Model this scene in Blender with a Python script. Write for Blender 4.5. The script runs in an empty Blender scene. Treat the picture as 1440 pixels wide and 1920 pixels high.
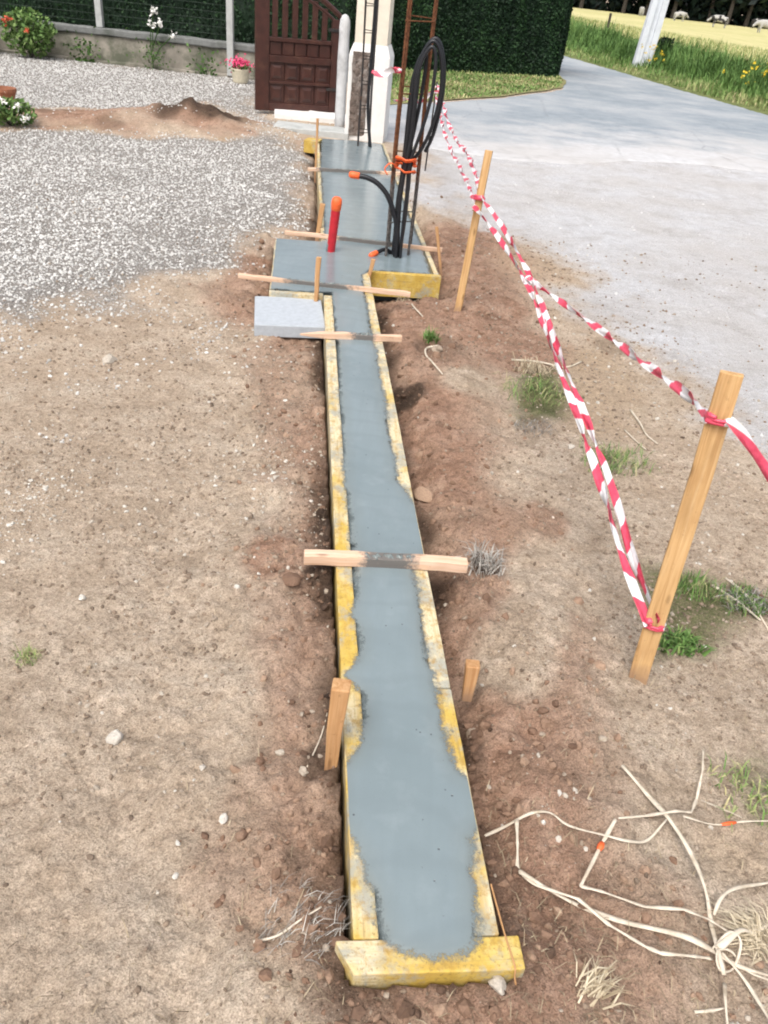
import bpy, bmesh, math, random
import numpy as np
from mathutils import Vector, Matrix

random.seed(7)
rng = np.random.default_rng(11)
SC = bpy.context.scene
COL = SC.collection

# ------------------------------------------------------------------ camera, sky, sun, exposure
CAM_H = 1.6
PITCH = math.radians(33.8)
ROLL = math.atan(0.11)
FOCAL = 1500.0                      # focal length in pixels of the 1440 x 1920 photograph
fw = np.array([0, math.cos(PITCH), -math.sin(PITCH)])
r0 = np.array([1.0, 0, 0])
u0 = np.cross(r0, fw)
RT = math.cos(ROLL) * r0 + math.sin(ROLL) * u0
UP = -math.sin(ROLL) * r0 + math.cos(ROLL) * u0
CPOS = np.array([0, 0, CAM_H])

cam_data = bpy.data.cameras.new('camera')
cam = bpy.data.objects.new('camera', cam_data)
COL.objects.link(cam)
cam.matrix_world = Matrix(((RT[0], UP[0], -fw[0], 0), (RT[1], UP[1], -fw[1], 0), (RT[2], UP[2], -fw[2], CAM_H), (0, 0, 0, 1)))
cam_data.sensor_fit = 'AUTO'
cam_data.sensor_width = 36
cam_data.lens = FOCAL * 36 / 1920
cam_data.clip_start = 0.05
cam_data.clip_end = 6000
SC.camera = cam

SUN_EL, SUN_AZ = math.radians(58), math.radians(200)     # azimuth clockwise from +Y
world = bpy.data.worlds.new('World')
SC.world = world
world.use_nodes = True
wn = world.node_tree
sky = wn.nodes.new('ShaderNodeTexSky')
sky.sky_type = 'NISHITA'
sky.sun_disc = False
sky.sun_elevation = SUN_EL
sky.sun_rotation = SUN_AZ
sky.air_density = 1.0
sky.dust_density = 6.0
sky.ozone_density = 1.0
hs = wn.nodes.new('ShaderNodeHueSaturation')
hs.inputs['Saturation'].default_value = 0.45
wn.links.new(sky.outputs[0], hs.inputs['Color'])
wn.links.new(hs.outputs[0], wn.nodes['Background'].inputs['Color'])
wn.nodes['Background'].inputs['Strength'].default_value = 0.15
sun_d = bpy.data.lights.new('sun', 'SUN')
sun_d.energy = 1.25
sun_d.angle = math.radians(32)
sun_d.color = (1.0, 0.96, 0.9)
sun = bpy.data.objects.new('sun', sun_d)
COL.objects.link(sun)
sdir = Vector((math.cos(SUN_EL) * math.sin(SUN_AZ), math.cos(SUN_EL) * math.cos(SUN_AZ), math.sin(SUN_EL)))
sun.rotation_euler = sdir.to_track_quat('Z', 'Y').to_euler()
SC.view_settings.view_transform = 'Standard'
SC.view_settings.look = 'None'
SC.view_settings.exposure = 0.60
SC.view_settings.gamma = 1.0
SC.cycles.filter_width = 2.0


# ------------------------------------------------------------------ measuring helpers
def ray(x, y):
    return fw * FOCAL + RT * (x - 720) - UP * (y - 960)


def gp(x, y, z=0.0):
    """Where a point read off the photograph meets the level z."""
    d = ray(x, y)
    return CPOS + d * ((z - CAM_H) / d[2])


def at(x, y, Y):
    """Where a point read off the photograph lies at the distance Y."""
    d = ray(x, y)
    return CPOS + d * (Y / d[1])


A0 = np.array([0.03, 0.8])
DU = np.array([-0.1386, 0.9903])
DV = np.array([0.9903, 0.1386])


def W(u, v, z):
    """Footing coordinates: u along the strip, v to its right."""
    p = A0 + DU * u + DV * v
    return np.array([p[0], p[1], z])


def uv_of(x, y, z=0.1):
    p = gp(x, y, z)[:2] - A0
    return float(p @ DU), float(p @ DV)


# ------------------------------------------------------------------ numpy noise
def _hash(ix, iy, seed):
    h = (ix * 374761393 + iy * 668265263 + seed * 974634777) & 0xffffffff
    h = ((h ^ (h >> 13)) * 1274126177) & 0xffffffff
    return ((h ^ (h >> 16)) & 0xffff) / 65535.0


def vnoise(x, y, seed=0):
    x = np.asarray(x, float); y = np.asarray(y, float)
    ix = np.floor(x).astype(np.int64); iy = np.floor(y).astype(np.int64)
    fx = x - ix; fy = y - iy
    fx = fx * fx * (3 - 2 * fx); fy = fy * fy * (3 - 2 * fy)
    a = _hash(ix, iy, seed); b = _hash(ix + 1, iy, seed); c = _hash(ix, iy + 1, seed); d = _hash(ix + 1, iy + 1, seed)
    return (a * (1 - fx) + b * fx) * (1 - fy) + (c * (1 - fx) + d * fx) * fy - 0.5


def fbm(x, y, f, octs=4, seed=0):
    s = 0; a = 1.0
    for o in range(octs):
        s = s + a * vnoise(np.asarray(x) * f + 17.3 * o, np.asarray(y) * f - 9.1 * o, seed + o)
        f *= 2.03; a *= 0.5
    return s


def sstep(a, b, x):
    t = np.clip((x - a) / (b - a), 0, 1)
    return t * t * (3 - 2 * t)


def poly_sd(px, py, poly):
    """Signed distance to a polygon, positive inside."""
    px = np.asarray(px, float); py = np.asarray(py, float)
    d = np.full(px.shape, 1e18); inside = np.zeros(px.shape, bool)
    n = len(poly)
    for i in range(n):
        ax, ay = poly[i]; bx, by = poly[(i + 1) % n]
        ex, ey = bx - ax, by - ay
        L = ex * ex + ey * ey + 1e-12
        t = np.clip(((px - ax) * ex + (py - ay) * ey) / L, 0, 1)
        d = np.minimum(d, (px - ax - t * ex) ** 2 + (py - ay - t * ey) ** 2)
        cond = (ay > py) != (by > py)
        xi = ax + (py - ay) * ex / (ey if abs(ey) > 1e-12 else 1e-12)
        inside ^= cond & (px < xi)
    d = np.sqrt(d)
    return np.where(inside, d, -d)


# ------------------------------------------------------------------ mesh helpers
BASE = {}


def raw_mesh(name, V, F, smooth=False, attrs=None):
    """F: an int array (n,k) or a list of tuples."""
    me = bpy.data.meshes.new(name)
    V = np.asarray(V, np.float32)
    if isinstance(F, np.ndarray):
        n, k = F.shape
        me.vertices.add(len(V)); me.vertices.foreach_set('co', V.ravel())
        me.loops.add(n * k); me.loops.foreach_set('vertex_index', F.astype(np.int32).ravel())
        me.polygons.add(n); me.polygons.foreach_set('loop_start', np.arange(0, n * k, k, dtype=np.int32))
        me.update(calc_edges=True)
    else:
        me.from_pydata([tuple(map(float, v)) for v in V], [], [tuple(int(i) for i in f) for f in F])
        me.update()
    me.polygons.foreach_set('use_smooth', np.full(len(me.polygons), smooth, bool))
    for k, a in (attrs or {}).items():
        a = np.asarray(a, np.float32)
        if a.ndim == 2:
            t = me.attributes.new(k, 'FLOAT_VECTOR', 'POINT'); t.data.foreach_set('vector', a.ravel())
        else:
            t = me.attributes.new(k, 'FLOAT', 'POINT'); t.data.foreach_set('value', a)
    return me


def tag(o, label=None, cat=None, group=None, kind=None):
    if label: o['label'] = label
    if cat: o['category'] = cat
    if group: o['group'] = group
    if kind: o['kind'] = kind
    return o


def thing(name, loc, label, cat, group=None):
    o = bpy.data.objects.new(name, None)
    COL.objects.link(o)
    o.empty_display_size = 0.05
    o.location = tuple(map(float, loc))
    BASE[o.name] = np.array(loc, float)
    return tag(o, label, cat, group)


def mk(name, geo, mat, parent=None, base=None, smooth=False, label=None):
    """Link one mesh; geo = (V, F[, attrs]) in world coordinates."""
    V, F = geo[0], geo[1]
    attrs = geo[2] if len(geo) > 2 else None
    b = BASE[parent.name] if parent is not None else np.array(base if base is not None else (0, 0, 0), float)
    V = np.asarray(V, float) - b
    o = bpy.data.objects.new(name, raw_mesh(name, V, F, smooth, attrs))
    COL.objects.link(o)
    o.data.materials.append(mat)
    if parent is not None:
        o.parent = parent
    else:
        o.location = tuple(b)
    BASE[o.name] = b
    if label: o['label'] = label
    return o


def join(*geos):
    Vs, Fs, off = [], [], 0
    keys = set().union(*[set(g[2].keys()) if len(g) > 2 and g[2] else set() for g in geos])
    at_ = {k: [] for k in keys}
    for g in geos:
        V = np.asarray(g[0], float)
        Vs.append(V)
        Fs += [tuple(int(i) + off for i in f) for f in g[1]]
        for k in keys:
            a = g[2].get(k) if len(g) > 2 and g[2] else None
            if a is None:
                a = np.zeros((len(V), 3)) if k == 'lc' else np.zeros(len(V))
            at_[k].append(np.asarray(a, float))
        off += len(V)
    return np.vstack(Vs), Fs, {k: np.concatenate(v) for k, v in at_.items()}


def box(c, ax, ay, az, size, bevel=0.003, rough=0.0, cuts=0, seed=0):
    """Bevelled box; ax is the long axis (lc.x runs along it)."""
    bm = bmesh.new()
    bmesh.ops.create_cube(bm, size=1.0)
    for v in bm.verts:
        v.co = Vector((v.co.x * size[0], v.co.y * size[1], v.co.z * size[2]))
    if bevel:
        bmesh.ops.bevel(bm, geom=bm.edges[:], offset=min(bevel, min(size) * 0.3), segments=2, affect='EDGES', profile=0.5)
    if cuts:
        for k in range(1, cuts):
            x = -size[0] / 2 + size[0] * k / cuts
            bmesh.ops.bisect_plane(bm, geom=bm.verts[:] + bm.edges[:] + bm.faces[:], plane_co=(x, 0, 0), plane_no=(1, 0, 0))
    bm.verts.index_update()
    L = np.array([v.co for v in bm.verts])
    F = [tuple(v.index for v in f.verts) for f in bm.faces]
    bm.free()
    P = L.copy()
    if rough:
        P[:, 1] += rough * fbm(L[:, 0] * 1 + seed, L[:, 2] * 1, 9, 3, seed)
        P[:, 2] += rough * fbm(L[:, 0] * 1 + seed, L[:, 1] * 1, 9, 3, seed + 5)
    ax, ay, az = (np.asarray(a, float) for a in (ax, ay, az))
    Wd = np.asarray(c, float) + P[:, :1] * ax + P[:, 1:2] * ay + P[:, 2:3] * az
    return Wd, F, {'lc': L + np.array([seed * 1.37, seed * 0.71, 0])}


def unit(a):
    a = np.asarray(a, float)
    return a / np.linalg.norm(a)


def bar(p, q, w, h, up=(0, 0, 1), bevel=0.003, rough=0.0, cuts=0, seed=0):
    """Square timber from p to q."""
    p, q = np.asarray(p, float), np.asarray(q, float)
    ax = unit(q - p)
    up = np.asarray(up, float)
    ay = unit(np.cross(up, ax)); az = np.cross(ax, ay)
    return box((p + q) / 2, ax, ay, az, (np.linalg.norm(q - p), w, h), bevel, rough, cuts, seed)


def smooth_path(pts, per=8):
    """Catmull-Rom through the points."""
    P = [np.asarray(p, float) for p in pts]
    P = [2 * P[0] - P[1]] + P + [2 * P[-1] - P[-2]]
    out = []
    for i in range(1, len(P) - 2):
        a, b, c, d = P[i - 1], P[i], P[i + 1], P[i + 2]
        for k in range(per):
            t = k / per
            out.append(0.5 * (2 * b + (c - a) * t + (2 * a - 5 * b + 4 * c - d) * t * t + (3 * b - a - 3 * c + d) * t ** 3))
    out.append(P[-2])
    return np.array(out)


def frames(path):
    T = np.gradient(path, axis=0)
    T /= np.linalg.norm(T, axis=1)[:, None] + 1e-12
    n = np.cross(T[0], (0, 0, 1.0))
    if np.linalg.norm(n) < 1e-3: n = np.cross(T[0], (1.0, 0, 0))
    n = unit(n)
    N = []
    for t in T:
        n = unit(n - t * (n @ t)); N.append(n)
    N = np.array(N)
    return T, N, np.cross(T, N)


def tube(path, r, n=8, caps=True, flat=1.0):
    path = np.asarray(path, float)
    T, N, B = frames(path)
    m = len(path)
    r = np.broadcast_to(np.asarray(r, float), (m,))
    ang = np.linspace(0, 2 * math.pi, n, endpoint=False)
    V = path[:, None] + r[:, None, None] * (np.cos(ang)[None, :, None] * N[:, None] + flat * np.sin(ang)[None, :, None] * B[:, None])
    V = V.reshape(-1, 3)
    L = np.concatenate([[0], np.cumsum(np.linalg.norm(np.diff(path, axis=0), axis=1))])
    F = []
    for i in range(m - 1):
        for k in range(n):
            a, b = i * n + k, i * n + (k + 1) % n
            F.append((a, b, b + n, a + n))
    if caps:
        F.append(tuple(range(n - 1, -1, -1))); F.append(tuple((m - 1) * n + k for k in range(n)))
    return V, F, {'len': np.repeat(L, n)}


def lathe(c, prof, n=24):
    """prof: (radius, z) pairs, closed with caps."""
    c = np.asarray(c, float)
    ang = np.linspace(0, 2 * math.pi, n, endpoint=False)
    V = []
    for r, z in prof:
        for a in ang: V.append(c + (r * math.cos(a), r * math.sin(a), z))
    F = []
    for i in range(len(prof) - 1):
        for k in range(n):
            a, b = i * n + k, i * n + (k + 1) % n
            F.append((a, b, b + n, a + n))
    F.append(tuple(range(n - 1, -1, -1))); F.append(tuple((len(prof) - 1) * n + k for k in range(n)))
    return np.array(V), F


# ------------------------------------------------------------------ materials
class NB:
    """Tiny node builder."""
    def __init__(s, name):
        s.m = bpy.data.materials.new(name); s.m.use_nodes = True
        s.t = s.m.node_tree; s.b = s.t.nodes['Principled BSDF']

    def n(s, kind, **kw):
        nd = s.t.nodes.new(kind)
        for k, v in kw.items(): setattr(nd, k, v)
        return nd

    def put(s, sock, v):
        if isinstance(v, bpy.types.NodeSocket): s.t.links.new(v, sock)
        elif isinstance(v, (tuple, list)) and len(v) == 3 and sock.type == 'RGBA': sock.default_value = (*v, 1)
        else: sock.default_value = v

    def attr(s, name, vec=False):
        a = s.n('ShaderNodeAttribute', attribute_name=name)
        return a.outputs['Vector'] if vec else a.outputs['Fac']

    def pos(s): return s.n('ShaderNodeNewGeometry').outputs['Position']
    def objco(s): return s.n('ShaderNodeTexCoord').outputs['Object']

    def scale(s, vec, sc):
        m = s.n('ShaderNodeMapping'); s.put(m.inputs['Vector'], vec); m.inputs['Scale'].default_value = sc
        return m.outputs[0]

    def noise(s, vec, scale, detail=4, rough=0.55, dist=0.0):
        t = s.n('ShaderNodeTexNoise'); s.put(t.inputs['Vector'], vec)
        t.inputs['Scale'].default_value = scale; t.inputs['Detail'].default_value = detail
        t.inputs['Roughness'].default_value = rough; t.inputs['Distortion'].default_value = dist
        return t.outputs['Fac']

    def voro(s, vec, scale, out='Distance', feature='F1'):
        t = s.n('ShaderNodeTexVoronoi', feature=feature); s.put(t.inputs['Vector'], vec); t.inputs['Scale'].default_value = scale
        return t.outputs[out]

    def ramp(s, fac, *stops, interp='LINEAR'):
        r = s.n('ShaderNodeValToRGB'); s.put(r.inputs[0], fac)
        e = r.color_ramp.elements
        r.color_ramp.interpolation = interp
        while len(e) < len(stops): e.new(0.5)
        for el, (p, c) in zip(e, stops):
            el.position = p
            el.color = (c, c, c, 1) if not isinstance(c, tuple) else (*c, 1)
        return r.outputs[0]

    def mix(s, f, a, b, mode='MIX'):
        m = s.n('ShaderNodeMix', data_type='RGBA', blend_type=mode)
        s.put(m.inputs[0], f); s.put(m.inputs[6], a); s.put(m.inputs[7], b)
        return m.outputs[2]

    def math(s, op, a, b=0.0, clamp=False):
        m = s.n('ShaderNodeMath', operation=op, use_clamp=clamp)
        s.put(m.inputs[0], a); s.put(m.inputs[1], b)
        return m.outputs[0]

    def bump(s, h, strength=0.5, dist=0.01, prev=None):
        b = s.n('ShaderNodeBump'); b.inputs['Strength'].default_value = strength; b.inputs['Distance'].default_value = dist
        s.put(b.inputs['Height'], h)
        if prev is not None: s.put(b.inputs['Normal'], prev)
        return b.outputs[0]

    def done(s, color=None, rough=None, normal=None, spec=None, metal=None, trans=None):
        if color is not None: s.put(s.b.inputs['Base Color'], color)
        if rough is not None: s.put(s.b.inputs['Roughness'], rough)
        if normal is not None: s.put(s.b.inputs['Normal'], normal)
        if spec is not None: s.put(s.b.inputs['Specular IOR Level'], spec)
        if metal is not None: s.put(s.b.inputs['Metallic'], metal)
        return s.m


def mat_ground():
    b = NB('ground_earth'); p = b.pos()
    big = b.noise(p, 1.1, 5); mid = b.noise(p, 9, 6, 0.65); fine = b.noise(p, 70, 5, 0.7); grit = b.noise(p, 260, 3, 0.6)
    vor = b.voro(p, 120)
    crumb = b.noise(p, 32, 6, .72, .35); blotch = b.noise(p, 4.2, 6, .68, .3)
    tan = b.ramp(mid, (0.28, (.40, .315, .235)), (0.5, (.495, .402, .310)), (0.72, (.56, .465, .37)))
    tan = b.mix(b.ramp(blotch, (0.40, 0.6), (0.52, 0.0)), tan, (.35, .27, .195))
    tan = b.mix(b.ramp(blotch, (0.54, 0.0), (0.68, 0.6)), tan, (.55, .475, .385))
    tan = b.mix(b.ramp(big, (0.35, 0.0), (0.65, 0.4)), tan, (.43, .335, .245))
    red = b.ramp(mid, (0.26, (.17, .095, .062)), (0.5, (.33, .205, .142)), (0.74, (.47, .335, .25)))
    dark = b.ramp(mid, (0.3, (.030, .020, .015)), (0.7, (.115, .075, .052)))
    sand = b.ramp(mid, (0.3, (.33, .235, .15)), (0.7, (.47, .36, .25)))
    grav = b.ramp(vor, (0.0, (.46, .445, .42)), (0.35, (.35, .335, .31)), (0.7, (.18, .165, .15)))
    yard = b.mix(b.ramp(b.noise(p, 2.6, 6, .7, .4), (.50, 0.0), (.66, .6)), b.mix(b.ramp(big, (.38, 0.0), (.62, .85)), b.ramp(mid, (0.25, (.41, .405, .41)), (0.5, (.51, .51, .52)), (0.75, (.58, .585, .595))), (.47, .45, .435)), (.36, .335, .32))
    green = b.ramp(mid, (0.3, (.075, .085, .035)), (0.7, (.19, .19, .09)))

    def w(name, lo=0.42, hi=0.58, ns=mid, amt=0.55):
        f = b.math('ADD', b.attr(name), b.math('MULTIPLY', b.math('SUBTRACT', ns, 0.5), amt))
        return b.ramp(f, (lo, 0.0), (hi, 1.0))
    c = tan
    c = b.mix(w('sand', 0.35, 0.7), c, sand)
    c = b.mix(w('red', 0.25, 0.8), c, red)
    c = b.mix(w('grav', 0.35, 0.65, fine, 0.9), c, grav)
    c = b.mix(w('yard', 0.3, 0.7), c, yard)
    c = b.mix(w('green', 0.3, 0.8, fine, 0.8), c, green)
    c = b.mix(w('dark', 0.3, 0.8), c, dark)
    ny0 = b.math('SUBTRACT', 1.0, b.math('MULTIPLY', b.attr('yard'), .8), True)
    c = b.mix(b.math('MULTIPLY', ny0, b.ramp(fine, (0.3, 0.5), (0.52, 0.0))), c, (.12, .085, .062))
    c = b.mix(b.ramp(fine, (0.62, 0.0), (0.78, 0.5)), c, (.55, .46, .37))
    ny = b.math('SUBTRACT', 1.0, b.math('MULTIPLY', b.attr('yard'), .8), True)
    c = b.mix(b.math('MULTIPLY', ny, b.ramp(crumb, (0.34, 0.65), (0.45, 0.0))), c, b.mix(1.0, c, (.52, .48, .45), 'MULTIPLY'))
    c = b.mix(b.ramp(crumb, (0.52, 0.0), (0.68, 0.6)), c, b.mix(1.0, c, (1.30, 1.30, 1.34), 'MULTIPLY'))
    gr2 = b.noise(p, 120, 4, .75)
    c = b.mix(b.math('MULTIPLY', ny, b.ramp(gr2, (0.34, 0.55), (0.45, 0.0))), c, b.mix(1.0, c, (.52, .48, .45), 'MULTIPLY'))
    c = b.mix(b.ramp(gr2, (0.56, 0.0), (0.68, 0.5)), c, b.mix(1.0, c, (1.3, 1.3, 1.32), 'MULTIPLY'))
    c = b.mix(0.65, c, b.mix(1.0, c, b.ramp(grit, (0.3, 0.45), (0.5, 1.0), (0.7, 1.5)), 'MULTIPLY'))
    n = b.bump(grit, 0.6, 0.004); n = b.bump(fine, 0.8, 0.012, n); n = b.bump(crumb, 0.9, 0.016, n); n = b.bump(mid, 0.4, 0.03, n)
    return b.done(c, 0.95, n, 0.15)


def mat_stones(name, stops, rough=0.9):
    b = NB(name); p = b.pos()
    c = b.ramp(b.attr('tint'), *stops)
    c = b.mix(0.5, c, b.mix(1.0, c, b.ramp(b.noise(p, 180, 4), (0.3, 0.6), (0.7, 1.35)), 'MULTIPLY'))
    return b.done(c, rough, b.bump(b.noise(p, 300, 3), 0.4, 0.003), 0.2)


def mat_concrete_wet():
    b = NB('wet_concrete'); p = b.pos()
    big = b.noise(p, 2.2, 4); mid = b.noise(p, 14, 4); streak = b.noise(b.scale(p, (26, 2.5, 10)), 1.0, 4, 0.6, 0.4)
    c = b.ramp(b.noise(p, 1.7, 5, .6), (0.3, (.158, .200, .213)), (0.7, (.212, .258, .273)))
    c = b.mix(b.ramp(streak, (0.35, 0.35), (0.6, 0.0)), c, (.165, .205, .22))
    c = b.mix(b.ramp(mid, (0.55, 0.0), (0.8, 0.35)), c, (.26, .305, .32))
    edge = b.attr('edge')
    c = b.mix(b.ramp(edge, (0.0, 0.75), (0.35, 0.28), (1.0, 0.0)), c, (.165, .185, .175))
    fl = b.attr('film')
    fz = b.math('ADD', fl, b.math('ADD', b.math('MULTIPLY', b.math('SUBTRACT', b.noise(p, 24, 5, .75), .5), 1.1), b.math('MULTIPLY', b.math('SUBTRACT', b.noise(p, 190, 4, .7), .5), .7)))
    alpha = b.math('MAXIMUM', b.ramp(fz, (.28, 0.0), (.44, .45), (.60, 1.0)), b.ramp(fl, (.56, 0.0), (.72, 1.0)))
    b.put(b.b.inputs['Alpha'], alpha)
    sp = b.voro(p, 42)
    pick = b.ramp(b.noise(p, 42, 0), (0.60, 0.0), (0.66, 1.0))
    spots = b.math('MULTIPLY', b.ramp(sp, (0.06, 1.0), (0.12, 0.0)), pick)
    c = b.mix(spots, c, (.07, .08, .085))
    rg = b.ramp(mid, (0.3, 0.15), (0.7, 0.27))
    arc = b.n('ShaderNodeTexWave', wave_type='BANDS', bands_direction='Y'); b.put(arc.inputs['Vector'], p)
    arc.inputs['Scale'].default_value = 2.3; arc.inputs['Distortion'].default_value = 9; arc.inputs['Detail'].default_value = 3; arc.inputs['Detail Scale'].default_value = 1.4
    c = b.mix(b.ramp(arc.outputs['Fac'], (.0, .22), (.30, 0.0)), c, (.15, .185, .198))
    c = b.mix(b.ramp(b.noise(p, 380, 3, .7), (.62, 0.0), (.72, .5)), c, (.12, .14, .145))
    n = b.bump(b.noise(p, 420, 3), 0.08, 0.001); n = b.bump(arc.outputs['Fac'], .10, .004, n)
    n = b.bump(streak, 0.04, 0.004, n); n = b.bump(big, 0.08, 0.03, n); n = b.bump(b.math('SUBTRACT', 1.0, spots), 0.5, 0.003, n)
    return b.done(c, rg, n, 0.5)


def mat_formwork():
    b = NB('yellow_formwork_timber'); lc = b.attr('lc', True)
    worn = b.attr('worn')
    gr = b.noise(b.scale(lc, (5, 90, 90)), 1.0, 4, 0.6)
    blot = b.noise(lc, 16, 5, 0.65); blot2 = b.noise(b.scale(lc, (1, 1.5, 1)), 5.5, 4, 0.6)
    c = b.ramp(blot, (0.3, (.43, .28, .045)), (0.5, (.52, .37, .085)), (0.7, (.56, .45, .19)))
    wf = b.math('ADD', blot2, b.math('MULTIPLY', b.math('SUBTRACT', worn, 0.45), 0.55))
    c = b.mix(b.ramp(wf, (0.42, 0.0), (0.58, 0.9)), c, (.60, .53, .37))
    c = b.mix(b.ramp(gr, (0.35, 0.5), (0.55, 0.0)), c, (.42, .25, .06))
    grey = b.noise(lc, 9, 5, 0.7)
    gf = b.math('ADD', grey, b.math('MULTIPLY', worn, 0.10))
    c = b.mix(b.ramp(gf, (0.55, 0.0), (0.66, 0.8)), c, (.29, .30, .27))
    c = b.mix(b.ramp(b.noise(b.scale(lc, (2.2, 40, 40)), 1.0, 3, .7), (.60, 0.0), (.70, .6)), c, (.24, .17, .07))
    sp = b.noise(lc, 130, 3, 0.7)
    c = b.mix(b.ramp(sp, (0.57, 0.0), (0.66, 0.6)), c, (.21, .14, .05))
    c = b.mix(b.ramp(b.noise(lc, 34, 5, .75), (0.52, 0.0), (0.66, 0.75)), c, (.34, .205, .045))
    n = b.bump(sp, 0.35, 0.003); n = b.bump(gr, 0.3, 0.003, n)
    return b.done(c, 0.7, n, 0.3)


def mat_wood(name, lo, mi, hi, grey=None):
    b = NB(name); lc = b.attr('lc', True)
    gr = b.noise(b.scale(lc, (3.5, 95, 95)), 1.0, 5, 0.6, 0.6); blot = b.noise(lc, 7, 4)
    c = b.ramp(gr, (0.3, lo), (0.5, mi), (0.72, hi))
    c = b.mix(b.ramp(blot, (0.5, 0.0), (0.75, 0.55)), c, lo)
    kn = b.voro(b.scale(lc, (7, 22, 22)), 1.0)
    c = b.mix(b.ramp(kn, (0.08, 0.7), (0.18, 0.0)), c, tuple(x * 0.45 for x in lo))
    c = b.mix(b.ramp(b.noise(lc, 60, 4, .7), (0.62, 0.0), (0.74, 0.5)), c, tuple(x * 0.5 for x in lo))
    sx = b.n('ShaderNodeSeparateXYZ'); b.put(sx.inputs[0], b.pos())
    mud = b.math('ADD', b.math('MULTIPLY', sx.outputs[2], -7.0), b.math('ADD', .62, b.math('MULTIPLY', b.noise(lc, 26, 5, .7), .5)))
    c = b.mix(b.ramp(mud, (.40, 0.0), (.75, .75)), c, (.26, .165, .11))
    c = b.mix(b.ramp(b.noise(b.scale(lc, (2.5, 12, 12)), 1.0, 5, .7), (.52, 0.0), (.72, .45)), c, tuple(x * .62 for x in lo))
    if grey:
        c = b.mix(b.ramp(b.math('ADD', b.attr('smear'), b.math('MULTIPLY', b.math('SUBTRACT', b.noise(lc, 34, 5, .75), 0.5), 1.7)), (0.35, 0.0), (0.75, .92)), c, grey)
    return b.done(c, 0.75, b.bump(gr, 0.35, 0.003), 0.25)


def mat_plain(name, col, rough=0.6, var=0.25, scale=30, bump=0.2, bd=0.004, spec=0.4, metal=0.0, dirt=None, dirt_amt=(0.55, 0.75)):
    b = NB(name); p = b.pos()
    ns = b.noise(p, scale, 5, 0.6)
    c = b.ramp(ns, (0.25, tuple(x * (1 - var) for x in col)), (0.75, tuple(min(1, x * (1 + var)) for x in col)))
    if dirt:
        c = b.mix(b.ramp(b.noise(p, scale * 0.37, 6, 0.7), (dirt_amt[0], 0.0), (dirt_amt[1], 0.85)), c, dirt)
    return b.done(c, rough, b.bump(b.noise(p, scale * 3, 4), bump, bd), spec, metal)


def mat_leaf(name, stops, rough=0.65, spec=0.25):
    b = NB(name)
    c = b.ramp(b.attr('tint'), *stops)
    m = b.done(c, rough, None, spec)
    return m


def mat_tape():
    b = NB('barrier_tape_plastic')
    l = b.attr('len'); wv = b.attr('across')
    t = b.math('FRACT', b.math('ADD', b.math('DIVIDE', l, 0.17), b.math('MULTIPLY', wv, 0.22)))
    red = b.ramp(t, (0.0, 1.0), (0.49, 1.0), (0.51, 0.0), (0.98, 0.0), (1.0, 1.0))
    ns = b.noise(b.pos(), 40, 4)
    rd = b.ramp(ns, (0.3, (.55, .040, .085)), (0.7, (.66, .085, .14)))
    wh = b.ramp(ns, (0.3, (.62, .60, .61)), (0.7, (.80, .79, .80)))
    c = b.mix(red, wh, rd)
    b.b.inputs['Subsurface Weight'].default_value = 0.0
    return b.done(c, 0.35, b.bump(b.noise(b.pos(), 55, 3), 0.5, 0.006), 0.5)


M = {}
M['ground'] = mat_ground()
M['gravel'] = mat_stones('pale_gravel', ((0.0, (.24, .23, .22)), (0.25, (.46, .45, .43)), (0.6, (.58, .57, .55)), (1.0, (.70, .69, .67))))
M['grit'] = mat_stones('earth_grit', ((0.0, (.09, .065, .05)), (0.5, (.25, .19, .14)), (0.8, (.38, .33, .27)), (1.0, (.56, .53, .48))))
M['clod'] = mat_stones('soil_clods', ((0.0, (.035, .023, .017)), (0.5, (.19, .117, .080)), (1.0, (.34, .235, .165))))
M['chips'] = mat_stones('chips', ((0.0, (.14, .10, .08)), (0.5, (.40, .30, .235)), (1.0, (.62, .52, .44))))
M['yardgrit'] = mat_stones('pale_grit', ((0.0, (.34, .33, .32)), (0.5, (.50, .49, .485)), (1.0, (.68, .67, .66))))
M['wet'] = mat_concrete_wet()
M['form'] = mat_formwork()
M['stake'] = mat_wood('stake_pine', (.38, .215, .09), (.53, .33, .15), (.62, .42, .22))
M['batten'] = mat_wood('batten_pine', (.50, .30, .19), (.64, .44, .31), (.74, .57, .45), grey=(.105, .11, .11))
M['peg'] = mat_wood('peg_pine', (.36, .18, .075), (.46, .26, .12), (.55, .35, .19), grey=(.25, .25, .24))
M['block'] = mat_plain('cast_concrete', (.37, .40, .435), 0.85, 0.12, 45, 0.4, 0.004)
M['blackpipe'] = mat_plain('black_polyethylene', (.012, .013, .016), 0.38, 0.3, 30, 0.1, 0.002)
M['redpipe'] = mat_plain('red_sheath', (.50, .022, .035), 0.45, 0.2, 20, 0.1, 0.002)
M['orange'] = mat_plain('orange_plastic', (.78, .13, .035), 0.5, 0.2, 60, 0.3, 0.003)
M['rust'] = mat_plain('rusty_steel', (.125, .048, .024), 0.9, 0.5, 60, 0.6, 0.004, 0.2, 0.0, (.05, .03, .024), (0.45, 0.7))
M['steel'] = mat_plain('dark_steel', (.030, .026, .025), 0.75, 0.5, 50, 0.6, 0.004, 0.3, 0.0, (.11, .055, .032), (0.55, 0.72))
M['tape'] = mat_tape()
M['whitepaint'] = mat_plain('white_render', (.72, .71, .69), 0.85, 0.07, 14, 0.3, 0.006, 0.2, 0, (.40, .37, .33), (0.60, 0.80))
M['cream'] = mat_plain('cream_stone', (.66, .60, .50), 0.85, 0.10, 10, 0.3, 0.006, 0.2, 0, (.45, .37, .27), (0.58, 0.82))
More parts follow.
